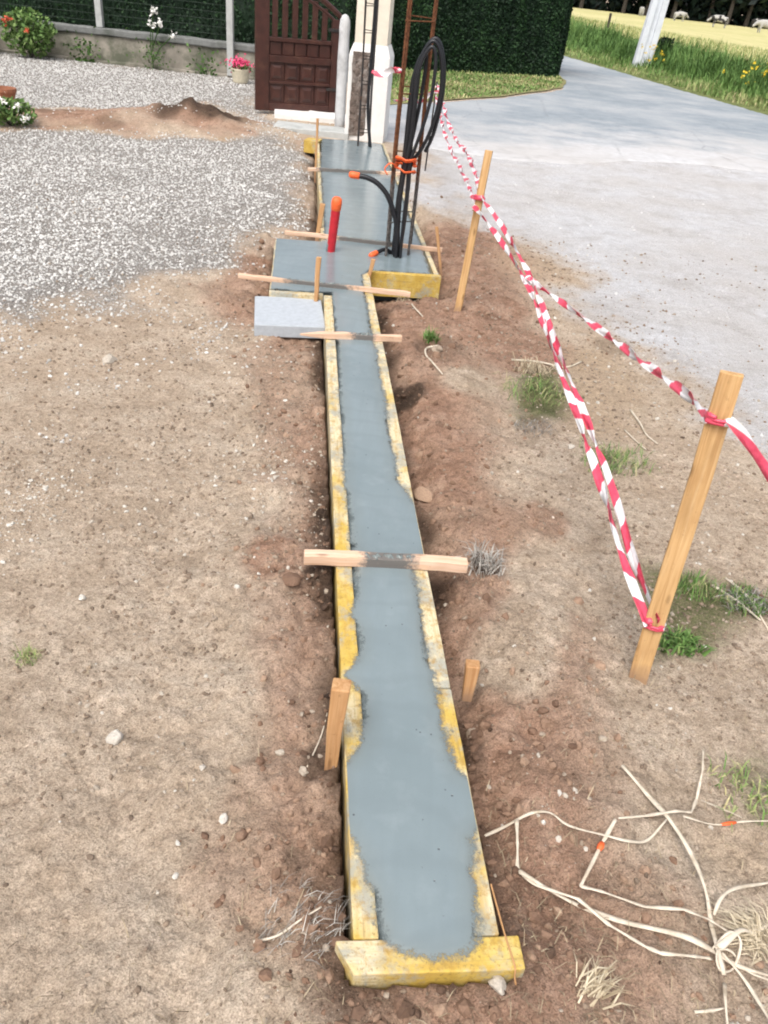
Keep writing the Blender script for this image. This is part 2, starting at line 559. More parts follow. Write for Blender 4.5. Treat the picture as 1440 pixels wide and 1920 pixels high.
M['mortar'] = mat_plain('rough_mortar', (.17, .135, .115), 0.95, 0.6, 20, 1.0, 0.03, 0.1, 0, (.45, .42, .39), (0.5, 0.7))
M['gate'] = mat_plain('brown_gate_paint', (.050, .017, .012), 0.40, 0.35, 12, 0.15, 0.004, 0.45, 0, (.10, .045, .03), (.55, .75))
M['wall'] = mat_plain('grey_wall_render', (.29, .265, .225), 0.95, 0.3, 4.5, 0.5, 0.01, 0.1, 0, (.085, .095, .065), (0.44, 0.60))
M['coping'] = mat_plain('weathered_coping', (.17, .175, .17), 0.95, 0.3, 9, 0.5, 0.01, 0.1, 0, (.09, .10, .085), (0.5, 0.7))
M['post'] = mat_plain('post_concrete', (.40, .41, .40), 0.9, 0.15, 12, 0.4, 0.006, 0.2, 0, (.22, .235, .22), (0.52, 0.75))
M['whitepost'] = mat_plain('whitewashed_post', (.52, .53, .54), 0.9, 0.15, 12, 0.4, 0.006, 0.2, 0, (.27, .27, .27), (0.5, 0.72))
M['pole'] = mat_plain('pole_concrete', (.62, .65, .69), 0.85, 0.1, 6, 0.3, 0.006)
M['wire'] = mat_plain('green_wire', (.022, .04, .028), 0.5)
M['hedge'] = mat_leaf('hedge_leaf', ((0.0, (.004, .013, .006)), (0.6, (.011, .034, .012)), (1.0, (.026, .066, .020))))
M['foliage'] = mat_leaf('plant_leaf', ((0.0, (.035, .075, .018)), (0.5, (.085, .16, .04)), (1.0, (.17, .25, .08))))
M['grass'] = mat_leaf('grass_blade', ((0.0, (.055, .115, .028)), (0.5, (.13, .235, .06)), (0.8, (.25, .30, .11)), (1.0, (.46, .41, .22))))
M['straw'] = mat_leaf('straw_blade', ((0.0, (.16, .12, .08)), (0.5, (.36, .29, .19)), (1.0, (.60, .52, .38))))
M['greyweed'] = mat_leaf('dead_weed', ((0.0, (.12, .11, .10)), (0.5, (.32, .30, .27)), (1.0, (.55, .52, .47))))
M['stem'] = mat_plain('dried_stem', (.58, .51, .41), 0.6, 0.25, 35, 0.3, 0.003, 0.35, 0, (.33, .255, .17), (0.52, 0.72))
M['flower_w'] = mat_plain('white_petal', (.85, .84, .80), 0.7, 0.05)
M['flower_p'] = mat_plain('pink_petal', (.72, .07, .19), 0.7, 0.3)
M['flower_r'] = mat_plain('red_petal', (.55, .10, .05), 0.7, 0.3)
M['flower_y'] = mat_plain('yellow_petal', (.72, .52, .03), 0.7, 0.2)
M['pot'] = mat_plain('pale_pot', (.55, .50, .38), 0.8, 0.15, 30)
M['terracotta'] = mat_plain('terracotta', (.30, .125, .07), 0.85, 0.2, 30)
M['bark'] = mat_plain('dark_bark', (.05, .042, .036), 0.95, 0.4, 8, 1, 0.02)
M['wood'] = mat_leaf('far_leaf', ((0.0, (.006, .013, .011)), (0.7, (.013, .028, .020)), (1.0, (.03, .055, .034))))


def mat_rust():
    b = NB('rusty_rebar'); p = b.pos()
    ns = b.noise(p, 55, 5, .65)
    c = b.ramp(ns, (.3, (.06, .024, .014)), (.5, (.125, .050, .024)), (.72, (.19, .085, .04)))
    sx = b.n('ShaderNodeSeparateXYZ'); b.put(sx.inputs[0], p)
    f = b.math('ADD', b.math('MULTIPLY', sx.outputs[2], -1.6), b.math('ADD', 1.05, b.noise(p, 38, 4, .7)))
    c = b.mix(b.ramp(f, (.5, 0.0), (.75, .9)), c, b.ramp(ns, (.35, (.03, .03, .03)), (.6, (.13, .13, .125))))
    return b.done(c, .85, b.bump(ns, .6, .004), .2)


M['rust'] = mat_rust()

# ------------------------------------------------------------------ the lie of the land
def PG(*pts, z=0.0):
    return [tuple(gp(x, y, z)[:2]) for x, y in pts]


GRAVEL = [(-14, 14.6), (-14, 3.0)] + PG((-60, 640), (0, 612), (70, 605), (190, 575), (260, 528), (330, 508), (440, 492), (435, 445), (560, 425), (590, 395), (592, 330), (570, 292), (520, 258), (470, 200)) + [(-2.4, 14.6)]
YARD = PG((770, 300), (800, 385), (900, 420), (1000, 470), (1080, 545), (1150, 620), (1240, 690), (1330, 770), (1440, 850)) + [(2.2, 1.9), (9, 2), (9, 16), (2.0, 13.0), (-0.3, 10.5)]
MOUND = PG((-120, 190), (60, 200), (200, 205), (300, 198), (385, 190), (430, 210), (500, 255), (420, 268), (250, 262), (60, 245), (-120, 250))
SANDY = PG((180, 258), (400, 265), (560, 268), (600, 330), (560, 300), (480, 285), (200, 290))
FOOT = [(-0.07, -0.008), (3.55, -0.008), (3.55, -0.31), (4.6, -0.31), (4.6, -0.02), (8.6, -0.02), (8.6, 0.73), (4.0, 0.73), (4.0, 0.30), (-0.07, 0.30)]
WET = PG((985, 660), (1080, 680), (1060, 780), (960, 760), (930, 700))
GREENS = [(PG((960, 670), (1060, 690), (1080, 800), (980, 780)), 0.9), (PG((1090, 820), (1190, 850), (1180, 930), (1100, 900)), 0.8),
          (PG((1220, 1070), (1440, 1080), (1440, 1180), (1300, 1230), (1220, 1240)), 0.75), (PG((1380, 1440), (1500, 1430), (1500, 1560), (1400, 1540)), 0.5),
          (PG((700, 1880), (800, 1900), (780, 1990), (680, 1990)), 0.3)]


PATCH = [(1040, 1080, .16, 'tan', .9), (960, 1250, .13, 'tan', .65), (1000, 900, .22, 'tan', .6), (880, 730, .16, 'tan', .9), (930, 1400, .10, 'red', .9), (1000, 1170, .10, 'tan', .8),
         (900, 590, .45, 'red', .95), (960, 640, .4, 'red', .8), (870, 450, .5, 'red', .8), (1020, 980, .12, 'red', .7), (520, 1080, .13, 'red', .9), (500, 1500, .12, 'red', .5),
         (995, 790, .13, 'dark', .45), (762, 740, .13, 'dark', .95), (905, 1070, .05, 'dark', .8), (1150, 650, .16, 'dark', .5), (605, 990, .06, 'dark', .9), (590, 1105, .06, 'dark', .8), (1400, 1130, .08, 'dark', .9),
         (600, 1450, .06, 'dark', .7), (560, 1640, .05, 'dark', .5), (900, 1850, .05, 'dark', .6), (820, 660, .2, 'dark', .5), (330, 236, .35, 'dark', .8), (395, 236, .5, 'dark', .95), (100, 215, .4, 'dark', .5), (210, 245, .25, 'dark', .5), (440, 245, .3, 'dark', .5), (400, 225, .35, 'red', .9)]


def foot_sd(x, y):
    x = np.asarray(x, float) - A0[0]; y = np.asarray(y, float) - A0[1]
    return -poly_sd(x * DU[0] + y * DU[1], x * DV[0] + y * DV[1], FOOT)      # distance outside the footing


def zone_weights(x, y):
    x = np.asarray(x, float); y = np.asarray(y, float)
    d = foot_sd(x, y)
    u = (x - A0[0]) * DU[0] + (y - A0[1]) * DU[1]; v = (x - A0[0]) * DV[0] + (y - A0[1]) * DV[1]
    wob = fbm(x, y, 2.2, 4, 3)
    w = {}
    sc = 0.20 + 0.06 * y
    w['grav'] = sstep(-1, 1, (poly_sd(x, y, GRAVEL) + wob * 0.5) / (sc * 1.3))
    w['grav'] = w['grav'] * (1 - 0.9 * sstep(-.25, .25, poly_sd(x, y, MOUND) + wob * .3))
    w['yard'] = sstep(-1, 1, (poly_sd(x, y, YARD) + wob * 0.6) / (sc * 1.6))
    mound = sstep(-.25, .3, poly_sd(x, y, MOUND) + wob * .7)
    left = v < 0.14
    reach = np.where(left, 0.20 + 0.05 * np.clip(u, 0, 3), 0.42 + 0.10 * np.clip(u, 0, 4))
    red = 1 - sstep(reach * 0.25, reach * 1.35, d + wob * 0.34)
    red = np.where(u > 4.5, red * np.where(left, 0.55, 1 - 0.75 * sstep(5.2, 6.2, u)), red)
    w['red'] = np.clip(np.maximum(red * (0.85 + 0.4 * wob), mound * (0.55 + .9 * fbm(x, y, 1.6, 3, 44))) * np.where(left & (u < 3), 0.85, 1.0), 0, 1)
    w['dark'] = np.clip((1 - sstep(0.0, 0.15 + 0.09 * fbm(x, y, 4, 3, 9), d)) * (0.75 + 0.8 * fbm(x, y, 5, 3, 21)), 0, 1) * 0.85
    for px, py, rr_, k, a in PATCH:
        c = gp(px, py)
        m = a * (1 - sstep(.35, 1.15, np.hypot((x - c[0]) / rr_, (y - c[1]) / (rr_ * 1.25)) + wob * .55))
        if k == 'tan': w['red'] = w['red'] * (1 - m)
        else: w[k] = np.maximum(w[k], m)
    w['sand'] = np.maximum(sstep(-.2, .2, poly_sd(x, y, SANDY) + wob * .2), sstep(.05, .5, fbm(x, y, .9, 3, 31)) * .6)
    g = np.zeros_like(d)
    for poly, a in GREENS:
        g = np.maximum(g, a * sstep(-.14, .12, poly_sd(x, y, poly) + wob * .2))
    w['green'] = g
    return w


def height(x, y):
    x = np.asarray(x, float); y = np.asarray(y, float)
    d = foot_sd(x, y)
    u = (x - A0[0]) * DU[0] + (y - A0[1]) * DU[1]; v = (x - A0[0]) * DV[0] + (y - A0[1]) * DV[1]
    near = 1 - sstep(6.5, 9.0, y)
    yard = sstep(-.2, .5, poly_sd(x, y, YARD))
    h = (0.020 * fbm(x, y, 1.5, 3, 1)) * near * (1 - .7 * yard)
    dug = (1 - sstep(0.1, 0.9, d)) * near
    h = h + (0.008 + 0.036 * dug) * fbm(x, y, 7, 4, 4) * near * (1 - .75 * yard)
    h = h + (0.0055 + 0.010 * dug + .012 * (1 - sstep(.05, .25, d))) * fbm(x, y, 30, 3, 8) * near * (1 - .6 * yard)
    # trench each side of the boards and the spoil thrown out of it
    wv = 1 + 0.7 * fbm(x, y, 3, 3, 41)
    h = h - (0.034 + .02 * (v > .14)) * (1 - sstep(0.02, 0.15, d)) * wv * sstep(-.02, .5, u) * np.where((v < .14) & (u < 3.3), .22, 1) + .068 * (1 - .5 * sstep(1.2, 2.2, u)) * (1 - sstep(2.4, 3.3, u)) * sstep(-.12, .12, u) * (1 - sstep(.05, .55, d)) * np.where(v < .14, 1, .25)
    h = h + 0.022 * np.exp(-((d - 0.33) / 0.13) ** 2) * (0.6 + 1.6 * np.clip(fbm(x, y, 2.4, 3, 51) + .2, 0, 1)) * (v > 0.14) * (u < 4.2)
    h = h + 0.030 * (1 - sstep(-0.02, 0.22, u)) * (1 - sstep(.15, .6, np.abs(v - .14))) * (u > -1.0) * np.where(d > 0, 1, 0) * (0.6 + fbm(x, y, 6, 3, 61))
    h = h + (.070 - h) * (1 - sstep(.02, .30, d)) * (1 - sstep(-.03, .10, u)) * (1 - .35 * sstep(.1, .3, v) * 0) * (d > 0)
    # soil heaps
    for px, py, r, a in ((390, 240, 0.50, 0.15), (330, 236, 0.4, 0.06), (180, 235, 0.5, 0.05), (280, 240, 0.5, 0.04), (110, 225, 0.4, .05)):
        c = gp(px, py)
        h = h + a * np.exp(-(((x - c[0]) / (r * 1.5)) ** 2 + ((y - c[1]) / r) ** 2)) * (1 + 0.55 * fbm(x, y, 5, 4, 71))
    for px, py, r, a in ((478, 462, 0.20, 0.06), (960, 560, .35, .03), (900, 470, .4, .04), (470, 1050, .12, .025)):
        c = gp(px, py)
        h = h + a * np.exp(-((x - c[0]) ** 2 + (y - c[1]) ** 2) / r ** 2) * (1 + fbm(x, y, 9, 3, 81))
    h = np.where(d < 0.0, np.minimum(h, -0.09), h)
    h = h - 0.008 * sstep(7.5, 9.5, y) * sstep(-0.5, 0.3, x)
    return h


def axis_steps(lo, hi, s0, grow, centre=0.0, flat=0.0):
    pts = [centre]
    x = centre
    while x < hi:
        x += s0 * max(1.0, 1 + grow * max(0, x - centre - flat)); pts.append(x)
    x = centre
    neg = []
    while x > lo:
        x -= s0 * max(1.0, 1 + grow * max(0, centre - x - flat)); neg.append(x)
    return np.array(neg[::-1] + pts)


xs = axis_steps(-3000, 3000, 0.010, 0.75, 0.1, 0.75)
ys = axis_steps(-60, 3500, 0.010, 0.62, 0.8, 0.5)
GX, GY = np.meshgrid(xs, ys)
gx, gy = GX.ravel(), GY.ravel()
gz = height(gx, gy)
gz = np.where((gy > 60) | (np.abs(gx) > 40), -0.012, gz)
nx, ny = len(xs), len(ys)
ii = (np.arange(ny - 1)[:, None] * nx + np.arange(nx - 1)[None, :]).ravel()
gF = np.stack([ii, ii + 1, ii + nx + 1, ii + nx], 1)
zw = zone_weights(gx, gy)
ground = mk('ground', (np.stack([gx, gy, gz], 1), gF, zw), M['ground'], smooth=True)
tag(ground, kind='structure')

# ------------------------------------------------------------------ scattered stones, clods and straw
ICO_V = []
_t = (1 + 5 ** .5) / 2
for a in (-1, 1):
    for b_ in (-_t, _t):
        ICO_V += [(0, a, b_), (a, b_, 0), (b_, 0, a)]
ICO_V = np.array(ICO_V) / math.sqrt(1 + _t * _t)


def _hull(V):
    bm = bmesh.new()
    for v in V: bm.verts.new(v)
    bmesh.ops.convex_hull(bm, input=bm.verts[:])
    bm.verts.index_update()
    F = [tuple(v.index for v in f.verts) for f in bm.faces if len(f.verts) == 3]
    bm.free()
    return np.array(F)


ICO_F = _hull(ICO_V)


def rand_rot(n):
    q = rng.normal(size=(n, 4)); q /= np.linalg.norm(q, axis=1)[:, None]
    w, x, y, z = q.T
    return np.stack([np.stack([1 - 2 * (y * y + z * z), 2 * (x * y - z * w), 2 * (x * z + y * w)], 1),
                     np.stack([2 * (x * y + z * w), 1 - 2 * (x * x + z * z), 2 * (y * z - x * w)], 1),
                     np.stack([2 * (x * z - y * w), 2 * (y * z + x * w), 1 - 2 * (x * x + y * y)], 1)], 1)


def stones(x, y, r, tint, sink=0.35, flat=0.6):
    n = len(x)
    R = rand_rot(n)
    jit = 1 + 0.38 * (rng.random((n, 12, 1)) - .5) * 2 * .8
    V = np.einsum('nij,nkj->nki', R, ICO_V[None] * jit * np.array([1, .8, .65]))
    V[:, :, 2] *= flat / 0.6 * 0.85
    V = V * r[:, None, None]
    z = height(x, y) + r * (0.6 - sink)
    V = V + np.stack([x, y, z], 1)[:, None, :]
    F = (ICO_F[None] + (np.arange(n) * 12)[:, None, None]).reshape(-1, 3)
    return V.reshape(-1, 3), F, {'tint': np.repeat(tint, 12)}


def sample(n, xr, yr, keep, power=1.0):
    """Random ground points, denser near the camera; keep(x,y) gives the odds."""
    t = rng.random(n)
    y = yr[0] + (yr[1] - yr[0]) * t ** power
    half = 0.75 * y + 0.6
    x = np.clip((rng.random(n) * 2 - 1) * half, -1e9, 1e9)
    m = (x > xr[0]) & (x < xr[1])
    x, y = x[m], y[m]
    k = rng.random(len(x)) < keep(x, y)
    return x[k], y[k]


def outside(x, y, m=0.012): return foot_sd(x, y) > m


x, y = sample(300000, (-9, 0.2), (2.6, 14.3), lambda x, y: np.where(outside(x, y, .05), np.maximum(zone_weights(x, y)['grav'] ** 1.5 * .95, .16 * (x < -.3) * sstep(-1.7, 0, poly_sd(x, y, GRAVEL)) * sstep(-.15, .4, fbm(x, y, 2.1, 4, 97))), 0), 1.2)
r = 0.0036 + 0.0082 * rng.random(len(x)) ** 2.6
r = r * (1 + 0.035 * y)
mk('gravel', stones(x, y, r, np.clip(rng.normal(.46, .19, len(x)) + .25 * fbm(x, y, 1.3, 3, 98), 0, 1)), M['gravel'])
tag(bpy.data.objects['gravel'], 'pale crushed gravel spread over the courtyard left of the footing', 'gravel', kind='stuff')


def grit_odds(x, y):
    z = zone_weights(x, y)
    pat = sstep(-.05, .45, fbm(x, y, 1.7, 4, 91))
    bandw = np.exp(-((y - 2.55 - .15 * x) / .55) ** 2) * (x < 0) + np.exp(-((y - 3.6) / .5) ** 2) * (x < 0) * .7
    return np.where(outside(x, y), np.clip(0.10 + .5 * (x > .75) * (y > 1.6) + .55 * pat + .75 * bandw, 0, 1) * (1 - .9 * z['yard']) * (1 - .8 * z['grav']) * (1 - .5 * z['dark']) * (0.35 + .65 * sstep(.9, 2.2, y)), 0)


x, y = sample(200000, (-4, 5), (0.35, 6.5), grit_odds, 1.7)
r = 0.0014 + 0.0070 * rng.random(len(x)) ** 6
r *= (1 + .12 * y)
bx, by = sample(60000, (-4, .0), (1.5, 4.3), lambda x, y: np.where(outside(x, y, .06), (np.exp(-((y - 2.5 - .12 * x) / .42) ** 2) + .8 * np.exp(-((y - 3.5) / .4) ** 2)) * sstep(-.02, .35, fbm(x, y, 3.2, 4, 94)) * .55, 0), 1.2)
x = np.concatenate([x, bx]); y = np.concatenate([y, by]); r = np.concatenate([r, .0025 + .0075 * rng.random(len(bx)) ** 3])
pale = sstep(.05, .5, fbm(x, y, 2.6, 3, 93)) + .5 * np.exp(-((y - 2.55 - .15 * x) / .5) ** 2) * (x < 0)
mk('pebbles', stones(x, y, r, np.clip(.46 + .16 * rng.normal(size=len(x)) + (.55 * rng.random(len(x)) * pale) + .5 * (rng.random(len(x)) > .985), 0.15, 1), 0.45), M['grit'])
tag(bpy.data.objects['pebbles'], 'small loose pebbles lying on the bare earth around the footing', 'pebbles', kind='stuff')

x, y = sample(90000, (-3, 4), (0.35, 7.5), lambda x, y: np.where(outside(x, y), zone_weights(x, y)['red'] ** 1.5 * .62 + .5 * zone_weights(x, y)['dark'], 0), 1.6)
r = 0.0022 + 0.014 * rng.random(len(x)) ** 6
wd = zone_weights(x, y)['dark']
cx_, cy_ = sample(16000, (-3, 4), (0.35, 7.5), lambda x, y: np.where(outside(x, y), (zone_weights(x, y)['red'] ** 1.5 * .22 + .35 * zone_weights(x, y)['dark']) * sstep(-.1, .35, fbm(x, y, 3, 3, 92)), 0), 1.4)
x = np.concatenate([x, cx_]); y = np.concatenate([y, cy_]); r = np.concatenate([r, .005 + .020 * rng.random(len(cx_)) ** 3]); wd = zone_weights(x, y)['dark']
mk('soil_clods', stones(x, y, r, np.clip(rng.normal(.66, .16, len(x)) - .45 * wd, 0, 1), 0.5, .75), M['clod'])
tag(bpy.data.objects['soil_clods'], 'crumbled red brown soil dug out along the footing', 'soil', kind='stuff')

x, y = sample(13000, (0, 9), (1.8, 13), lambda x, y: zone_weights(x, y)['yard'] * np.where(fbm(x, y, 1.1, 3, 95) > -.05, .6, .15), 1.0)
r = 0.003 + 0.011 * rng.random(len(x)) ** 4
mk('yard_grit', stones(x, y, r, np.clip(rng.normal(.5, .28, len(x)), 0, 1), 0.5), M['yardgrit'])
tag(bpy.data.objects['yard_grit'], 'fine pale grit scattered over the dusty yard', 'grit', kind='stuff')


def blades(x, y, z, h, w, lean, tint, curl=0.5, az=None):
    """Tapered two-segment blades; returns geometry."""
    n = len(x)
    az = rng.random(n) * 2 * math.pi if az is None else az
    dx, dy = np.cos(az), np.sin(az)
    sx, sy = -dy, dx
    base = np.stack([x, y, z], 1)
    s = np.stack([sx, sy, np.zeros(n)], 1) * (w / 2)[:, None]
    d = np.stack([dx, dy, np.zeros(n)], 1)
    zz = np.array([0, 0, 1.0])
    m = base + d * (lean * h * .45)[:, None] + zz * (h * .55 * np.sqrt(np.clip(1 - lean * .6, .02, 1)))[:, None]
    t = base + d * (lean * h)[:, None] + zz * (h * np.clip(1 - lean * (.5 + curl * .5), 0.04, 1))[:, None]
    V = np.stack([base - s, base + s, m - s * .8, m + s * .8, t], 1).reshape(-1, 3)
    o = np.arange(n) * 5
    F = np.concatenate([np.stack([o, o + 1, o + 3], 1), np.stack([o, o + 3, o + 2], 1), np.stack([o + 2, o + 3, o + 4], 1)])
    return V, F, {'tint': np.repeat(tint, 5)}


x, y = sample(26000, (-3, 4), (0.35, 5.5), lambda x, y: np.where(outside(x, y, .03), .55 * (1 - zone_weights(x, y)['yard']) * (1 - zone_weights(x, y)['grav']) * np.where(x > .2, 1, .38) * (0.2 + sstep(-.1, .4, fbm(x, y, 1.3, 3, 99))), 0), 1.5)
n = len(x)
mk('straw_litter', blades(x, y, height(x, y) + .003, .012 + .05 * rng.random(n) ** 2.5, .0009 + .0014 * rng.random(n), .84 + .15 * rng.random(n), np.clip(rng.normal(.30, .22, n), 0, 1), 1.0), M['straw'])
tag(bpy.data.objects['straw_litter'], 'dry grass bits and straw littering the bare earth', 'straw', kind='stuff')

# ------------------------------------------------------------------ footing and formwork
ZT = 0.10
px_left = [(636, 645), (637, 689), (639, 731), (644, 800), (647, 870), (646, 898), (657, 939), (662, 1009), (670, 1064), (669, 1123), (661, 1153), (675, 1185), (677, 1215), (672, 1240), (652, 1264),
           (682, 1310), (684, 1360), (680, 1395), (666, 1415), (630, 1440), (630, 1525), (664, 1590), (688, 1640), (707, 1687), (716, 1730), (735, 1768), (765, 1788), (810, 1800), (845, 1795), (870, 1790), (889, 1776)]
px_right = [(896, 1721), (893, 1678), (887, 1627), (880, 1575), (910, 1535), (900, 1475), (862, 1452), (846, 1420), (833, 1379), (822, 1330), (817, 1294), (803, 1251), (793, 1200), (782, 1131), (776, 1089), (775, 1053), (812, 1035), (800, 985),
            (776, 945), (743, 898), (734, 831), (725, 800), (721, 745), (709, 695), (704, 653)]
narrow = [uv_of(*p, ZT) for p in px_left][::-1] + [uv_of(*p, ZT) for p in px_right][::-1]
# outline in footing coordinates, anticlockwise from the near end
left_uv = [uv_of(*p, ZT) for p in px_left]          # far to near, then round the end
right_uv = [uv_of(*p, ZT) for p in px_right]        # near to far
far_part = [(2.98, .225), (3.3, .228), (3.62, .228), (3.95, .232), (4.0, .26), (4.045, .28), (4.05, .66), (4.6, .672), (5.4, .67), (6.2, .675), (7.4, .68), (8.38, .69), (8.46, .4), (8.40, .055), (7.2, .03), (6.0, .028), (5.0, .03), (4.62, .02), (4.60, -.03), (4.60, -.32), (3.60, -.32), (3.585, -.1), (3.60, .045), (3.3, .05), (3.0, .052)]
OUT = left_uv[::1] + right_uv + far_part
OUT = [(a, b) for a, b in OUT]
us = np.concatenate([np.arange(-0.1, 3.0, 0.007), np.arange(3.0, 8.62, 0.013)])
vs = np.arange(-0.34, 0.76, 0.007)
CU, CV = np.meshgrid(us, vs)
cu, cv = CU.ravel(), CV.ravel()
sd = poly_sd(cu, cv, OUT) + 0.010 * fbm(cu, cv, 22, 4, 5) + .004 * fbm(cu, cv, 90, 2, 6)
cz = ZT + .0022 + np.clip(sd * 0.4, 0, 0.0035) + 0.0008 * fbm(cu, cv, 4, 2, 14) * sstep(0, .03, sd)
clip = np.where(cu < 3.5, (cv > .003) & (cv < .278), poly_sd(cu, cv, FOOT) > .017)
keep = (sd > -0.034) & clip & (cu > -.062)
nu = len(us)
ii = (np.arange(len(vs) - 1)[:, None] * nu + np.arange(nu - 1)[None, :]).ravel()
Q = np.stack([ii, ii + 1, ii + nu + 1, ii + nu], 1)
Q = Q[keep[Q].all(1)]
used = np.unique(Q); remap = np.full(len(cu), -1); remap[used] = np.arange(len(used)); Q = remap[Q]
CP = A0 + cu[used, None] * DU + cv[used, None] * DV
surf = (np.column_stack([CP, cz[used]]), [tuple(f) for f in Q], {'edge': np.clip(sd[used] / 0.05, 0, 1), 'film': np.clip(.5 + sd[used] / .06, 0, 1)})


def ubox(u0, u1, v0, v1, z0, z1, bevel=0.002, rough=0.0, cuts=0, seed=0):
    """Box in footing coordinates with its long axis first."""
    c = W((u0 + u1) / 2, (v0 + v1) / 2, (z0 + z1) / 2)
    a, b_ = np.append(DU, 0), np.append(DV, 0)
    if u1 - u0 >= v1 - v0:
        return box(c, a, -b_, (0, 0, 1), (u1 - u0, v1 - v0, z1 - z0), bevel, rough, cuts, seed)
    return box(c, b_, a, (0, 0, 1), (v1 - v0, u1 - u0, z1 - z0), bevel, rough, cuts, seed)


body = [ubox(0.0, 3.58, .05, .23, -.12, .075, 0), ubox(3.58, 4.06, -.25, .229, -.12, .074, 0), ubox(4.07, 8.44, .05, .66, -.12, .073, 0)]
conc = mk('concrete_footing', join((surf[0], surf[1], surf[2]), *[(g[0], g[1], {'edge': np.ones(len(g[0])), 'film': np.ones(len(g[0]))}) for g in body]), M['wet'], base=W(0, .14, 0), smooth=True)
tag(conc, 'freshly poured grey blue concrete strip footing inside yellow boards', 'concrete footing')

FB = 'yellow boards of the footing formwork'
boards = [
    (-0.0, 1.715, 0.0, 0.048, 'long yellow edge board on the left of the strip, nearest the camera end'),
    (1.72, 3.555, 0.0, 0.047, 'pale yellow edge board on the left of the strip, reaching to the grey block'),
    (-0.0, 0.632, 0.232, 0.281, 'short yellow edge board at near right, its end smeared with grey cement'),
    (0.637, 3.0, 0.234, 0.281, 'long worn edge board on the right of the strip, passing under the nearest batten'),
    (3.005, 4.005, 0.234, 0.279, 'yellow edge board on the right between second batten and the bright yellow front board'),
    (4.045, 8.45, 0.685, 0.715, 'long thin edge board along the right of the wide slab by the conduits'),
    (4.61, 6.4, 0.0, 0.026, 'edge board on the left of the wide slab beside the red pipe'),
    (6.405, 8.4, 0.0, 0.026, 'edge board on the left of the wide slab running up to the pillar'),
]
for i, (u0_, u1_, v0_, v1_, lab) in enumerate(boards):
    g = ubox(u0_, u1_, v0_, v1_, -0.10, ZT, 0.0025, 0.0015, max(2, int((u1_ - u0_) / .08)), seed=i + 1)
    g[2]['worn'] = np.full(len(g[0]), (.42, .72, .45, .74, .6, .7, .6, .6)[i])
    tag(mk('formwork_board', g, M['form'], base=W((u0_ + u1_) / 2, v0_, -0.1)), lab, 'formwork board', FB)
for i, (u0_, u1_, v0_, v1_, z0_, z1_, lab) in enumerate([
    (-0.066, -0.003, -0.033, 0.318, -0.02, ZT + .001, 'yellow end board closing the strip at the near end, with a chipped corner'),
    (4.0, 4.04, 0.284, 0.722, -0.04, ZT + .004, 'bright yellow board closing the front of the right wing under the black conduits'),
    (3.548, 3.585, -0.30, -0.003, -0.05, ZT, 'pale yellow board closing the front of the left wing behind the grey block'),
    (4.565, 4.60, -0.30, -0.003, -0.05, ZT - .01, 'board closing the back of the left wing near the dry soil heap'),
]):
    g = ubox(u0_, u1_, v0_, v1_, z0_, z1_, 0.003, 0.0015, 6, seed=i + 21)
    g[2]['worn'] = np.full(len(g[0]), (.30, .12, .70, .9)[i])
    if i == 0:      # the broken left corner
        V = g[0]
        k = g[2]['lc'][:, 0] < (g[2]['lc'][:, 0].min() + .02)
        uu = (V[:, :2] - A0) @ DU
        V[k & (uu < -.04), :2] += DV * 0.030
    tag(mk('formwork_board', g, M['form'], base=W(u0_, v0_, z0_)), lab, 'formwork board', FB)
g = ubox(3.60, 4.55, -.30, -.275, -.05, ZT - .002, .002, .003, 6, 30); g[2]['worn'] = np.full(len(g[0]), .9)
tag(mk('formwork_board', g, M['form'], base=W(3.6, -.3, -.05)), 'side board at the far left edge of the left wing', 'formwork board', FB)
# battens laid across
BT = 'pine battens laid across the formwork'


def batten(u0_, v0_, u1_, v1_, w_, lab, smear=(0.3, 0.75), seed=0, tip=False, zs=0.0):
    p, q = W(u0_, v0_, ZT + w_ / 2 + .002 + zs), W(u1_, v1_, ZT + w_ / 2 + .002 + zs)
    g = bar(p, q, w_, w_, bevel=.003, rough=.006, cuts=22, seed=seed)
    L = np.linalg.norm(q - p)
    s = ((g[0] - p) @ unit(q - p)) / L
    if tip:                                   # a sharpened left end
        f = np.clip(1 - s / .22, 0, 1)[:, None]
        ctr = p + s[:, None] * (q - p)
        g[0][:] = g[0] + (ctr - g[0]) * f * .75
    sm = .95 * sstep(smear[0] - .12, smear[0] + .10, s) * (1 - sstep(smear[1] - .10, smear[1] + .12, s))
    g[2]['smear'] = sm
    t = thing('batten', (p + q) / 2 - np.array([0, 0, w_ / 2]), lab, 'batten', BT)
    mk('timber', g, M['batten'], t)
    # cement lumps dried onto it
    xs_ = np.linspace(smear[0], smear[1], 24)
    pts, rr = [], []
    for k, a in enumerate(xs_):
        pts.append(p + (q - p) * a + np.array([0, 0, w_ * .36 + .003 * math.sin(k * 1.7)]) + np.append(DU, 0) * (w_ * .30 * math.sin(k * 2.3)))
        rr.append(w_ * (.20 + .12 * math.sin(k * 1.3) + .09 * math.sin(k * 3.1)) * min(1, (k + .6) / 3, (len(xs_) - k - .4) / 3))
    lump = tube(np.array(pts), np.array(rr), 8)
    mk('cement_smear', (lump[0] + rng.normal(0, .0015, lump[0].shape), lump[1], {'edge': np.full(len(lump[0]), .0), 'film': np.ones(len(lump[0]))}), M['wet'], t, smooth=True)
    return t


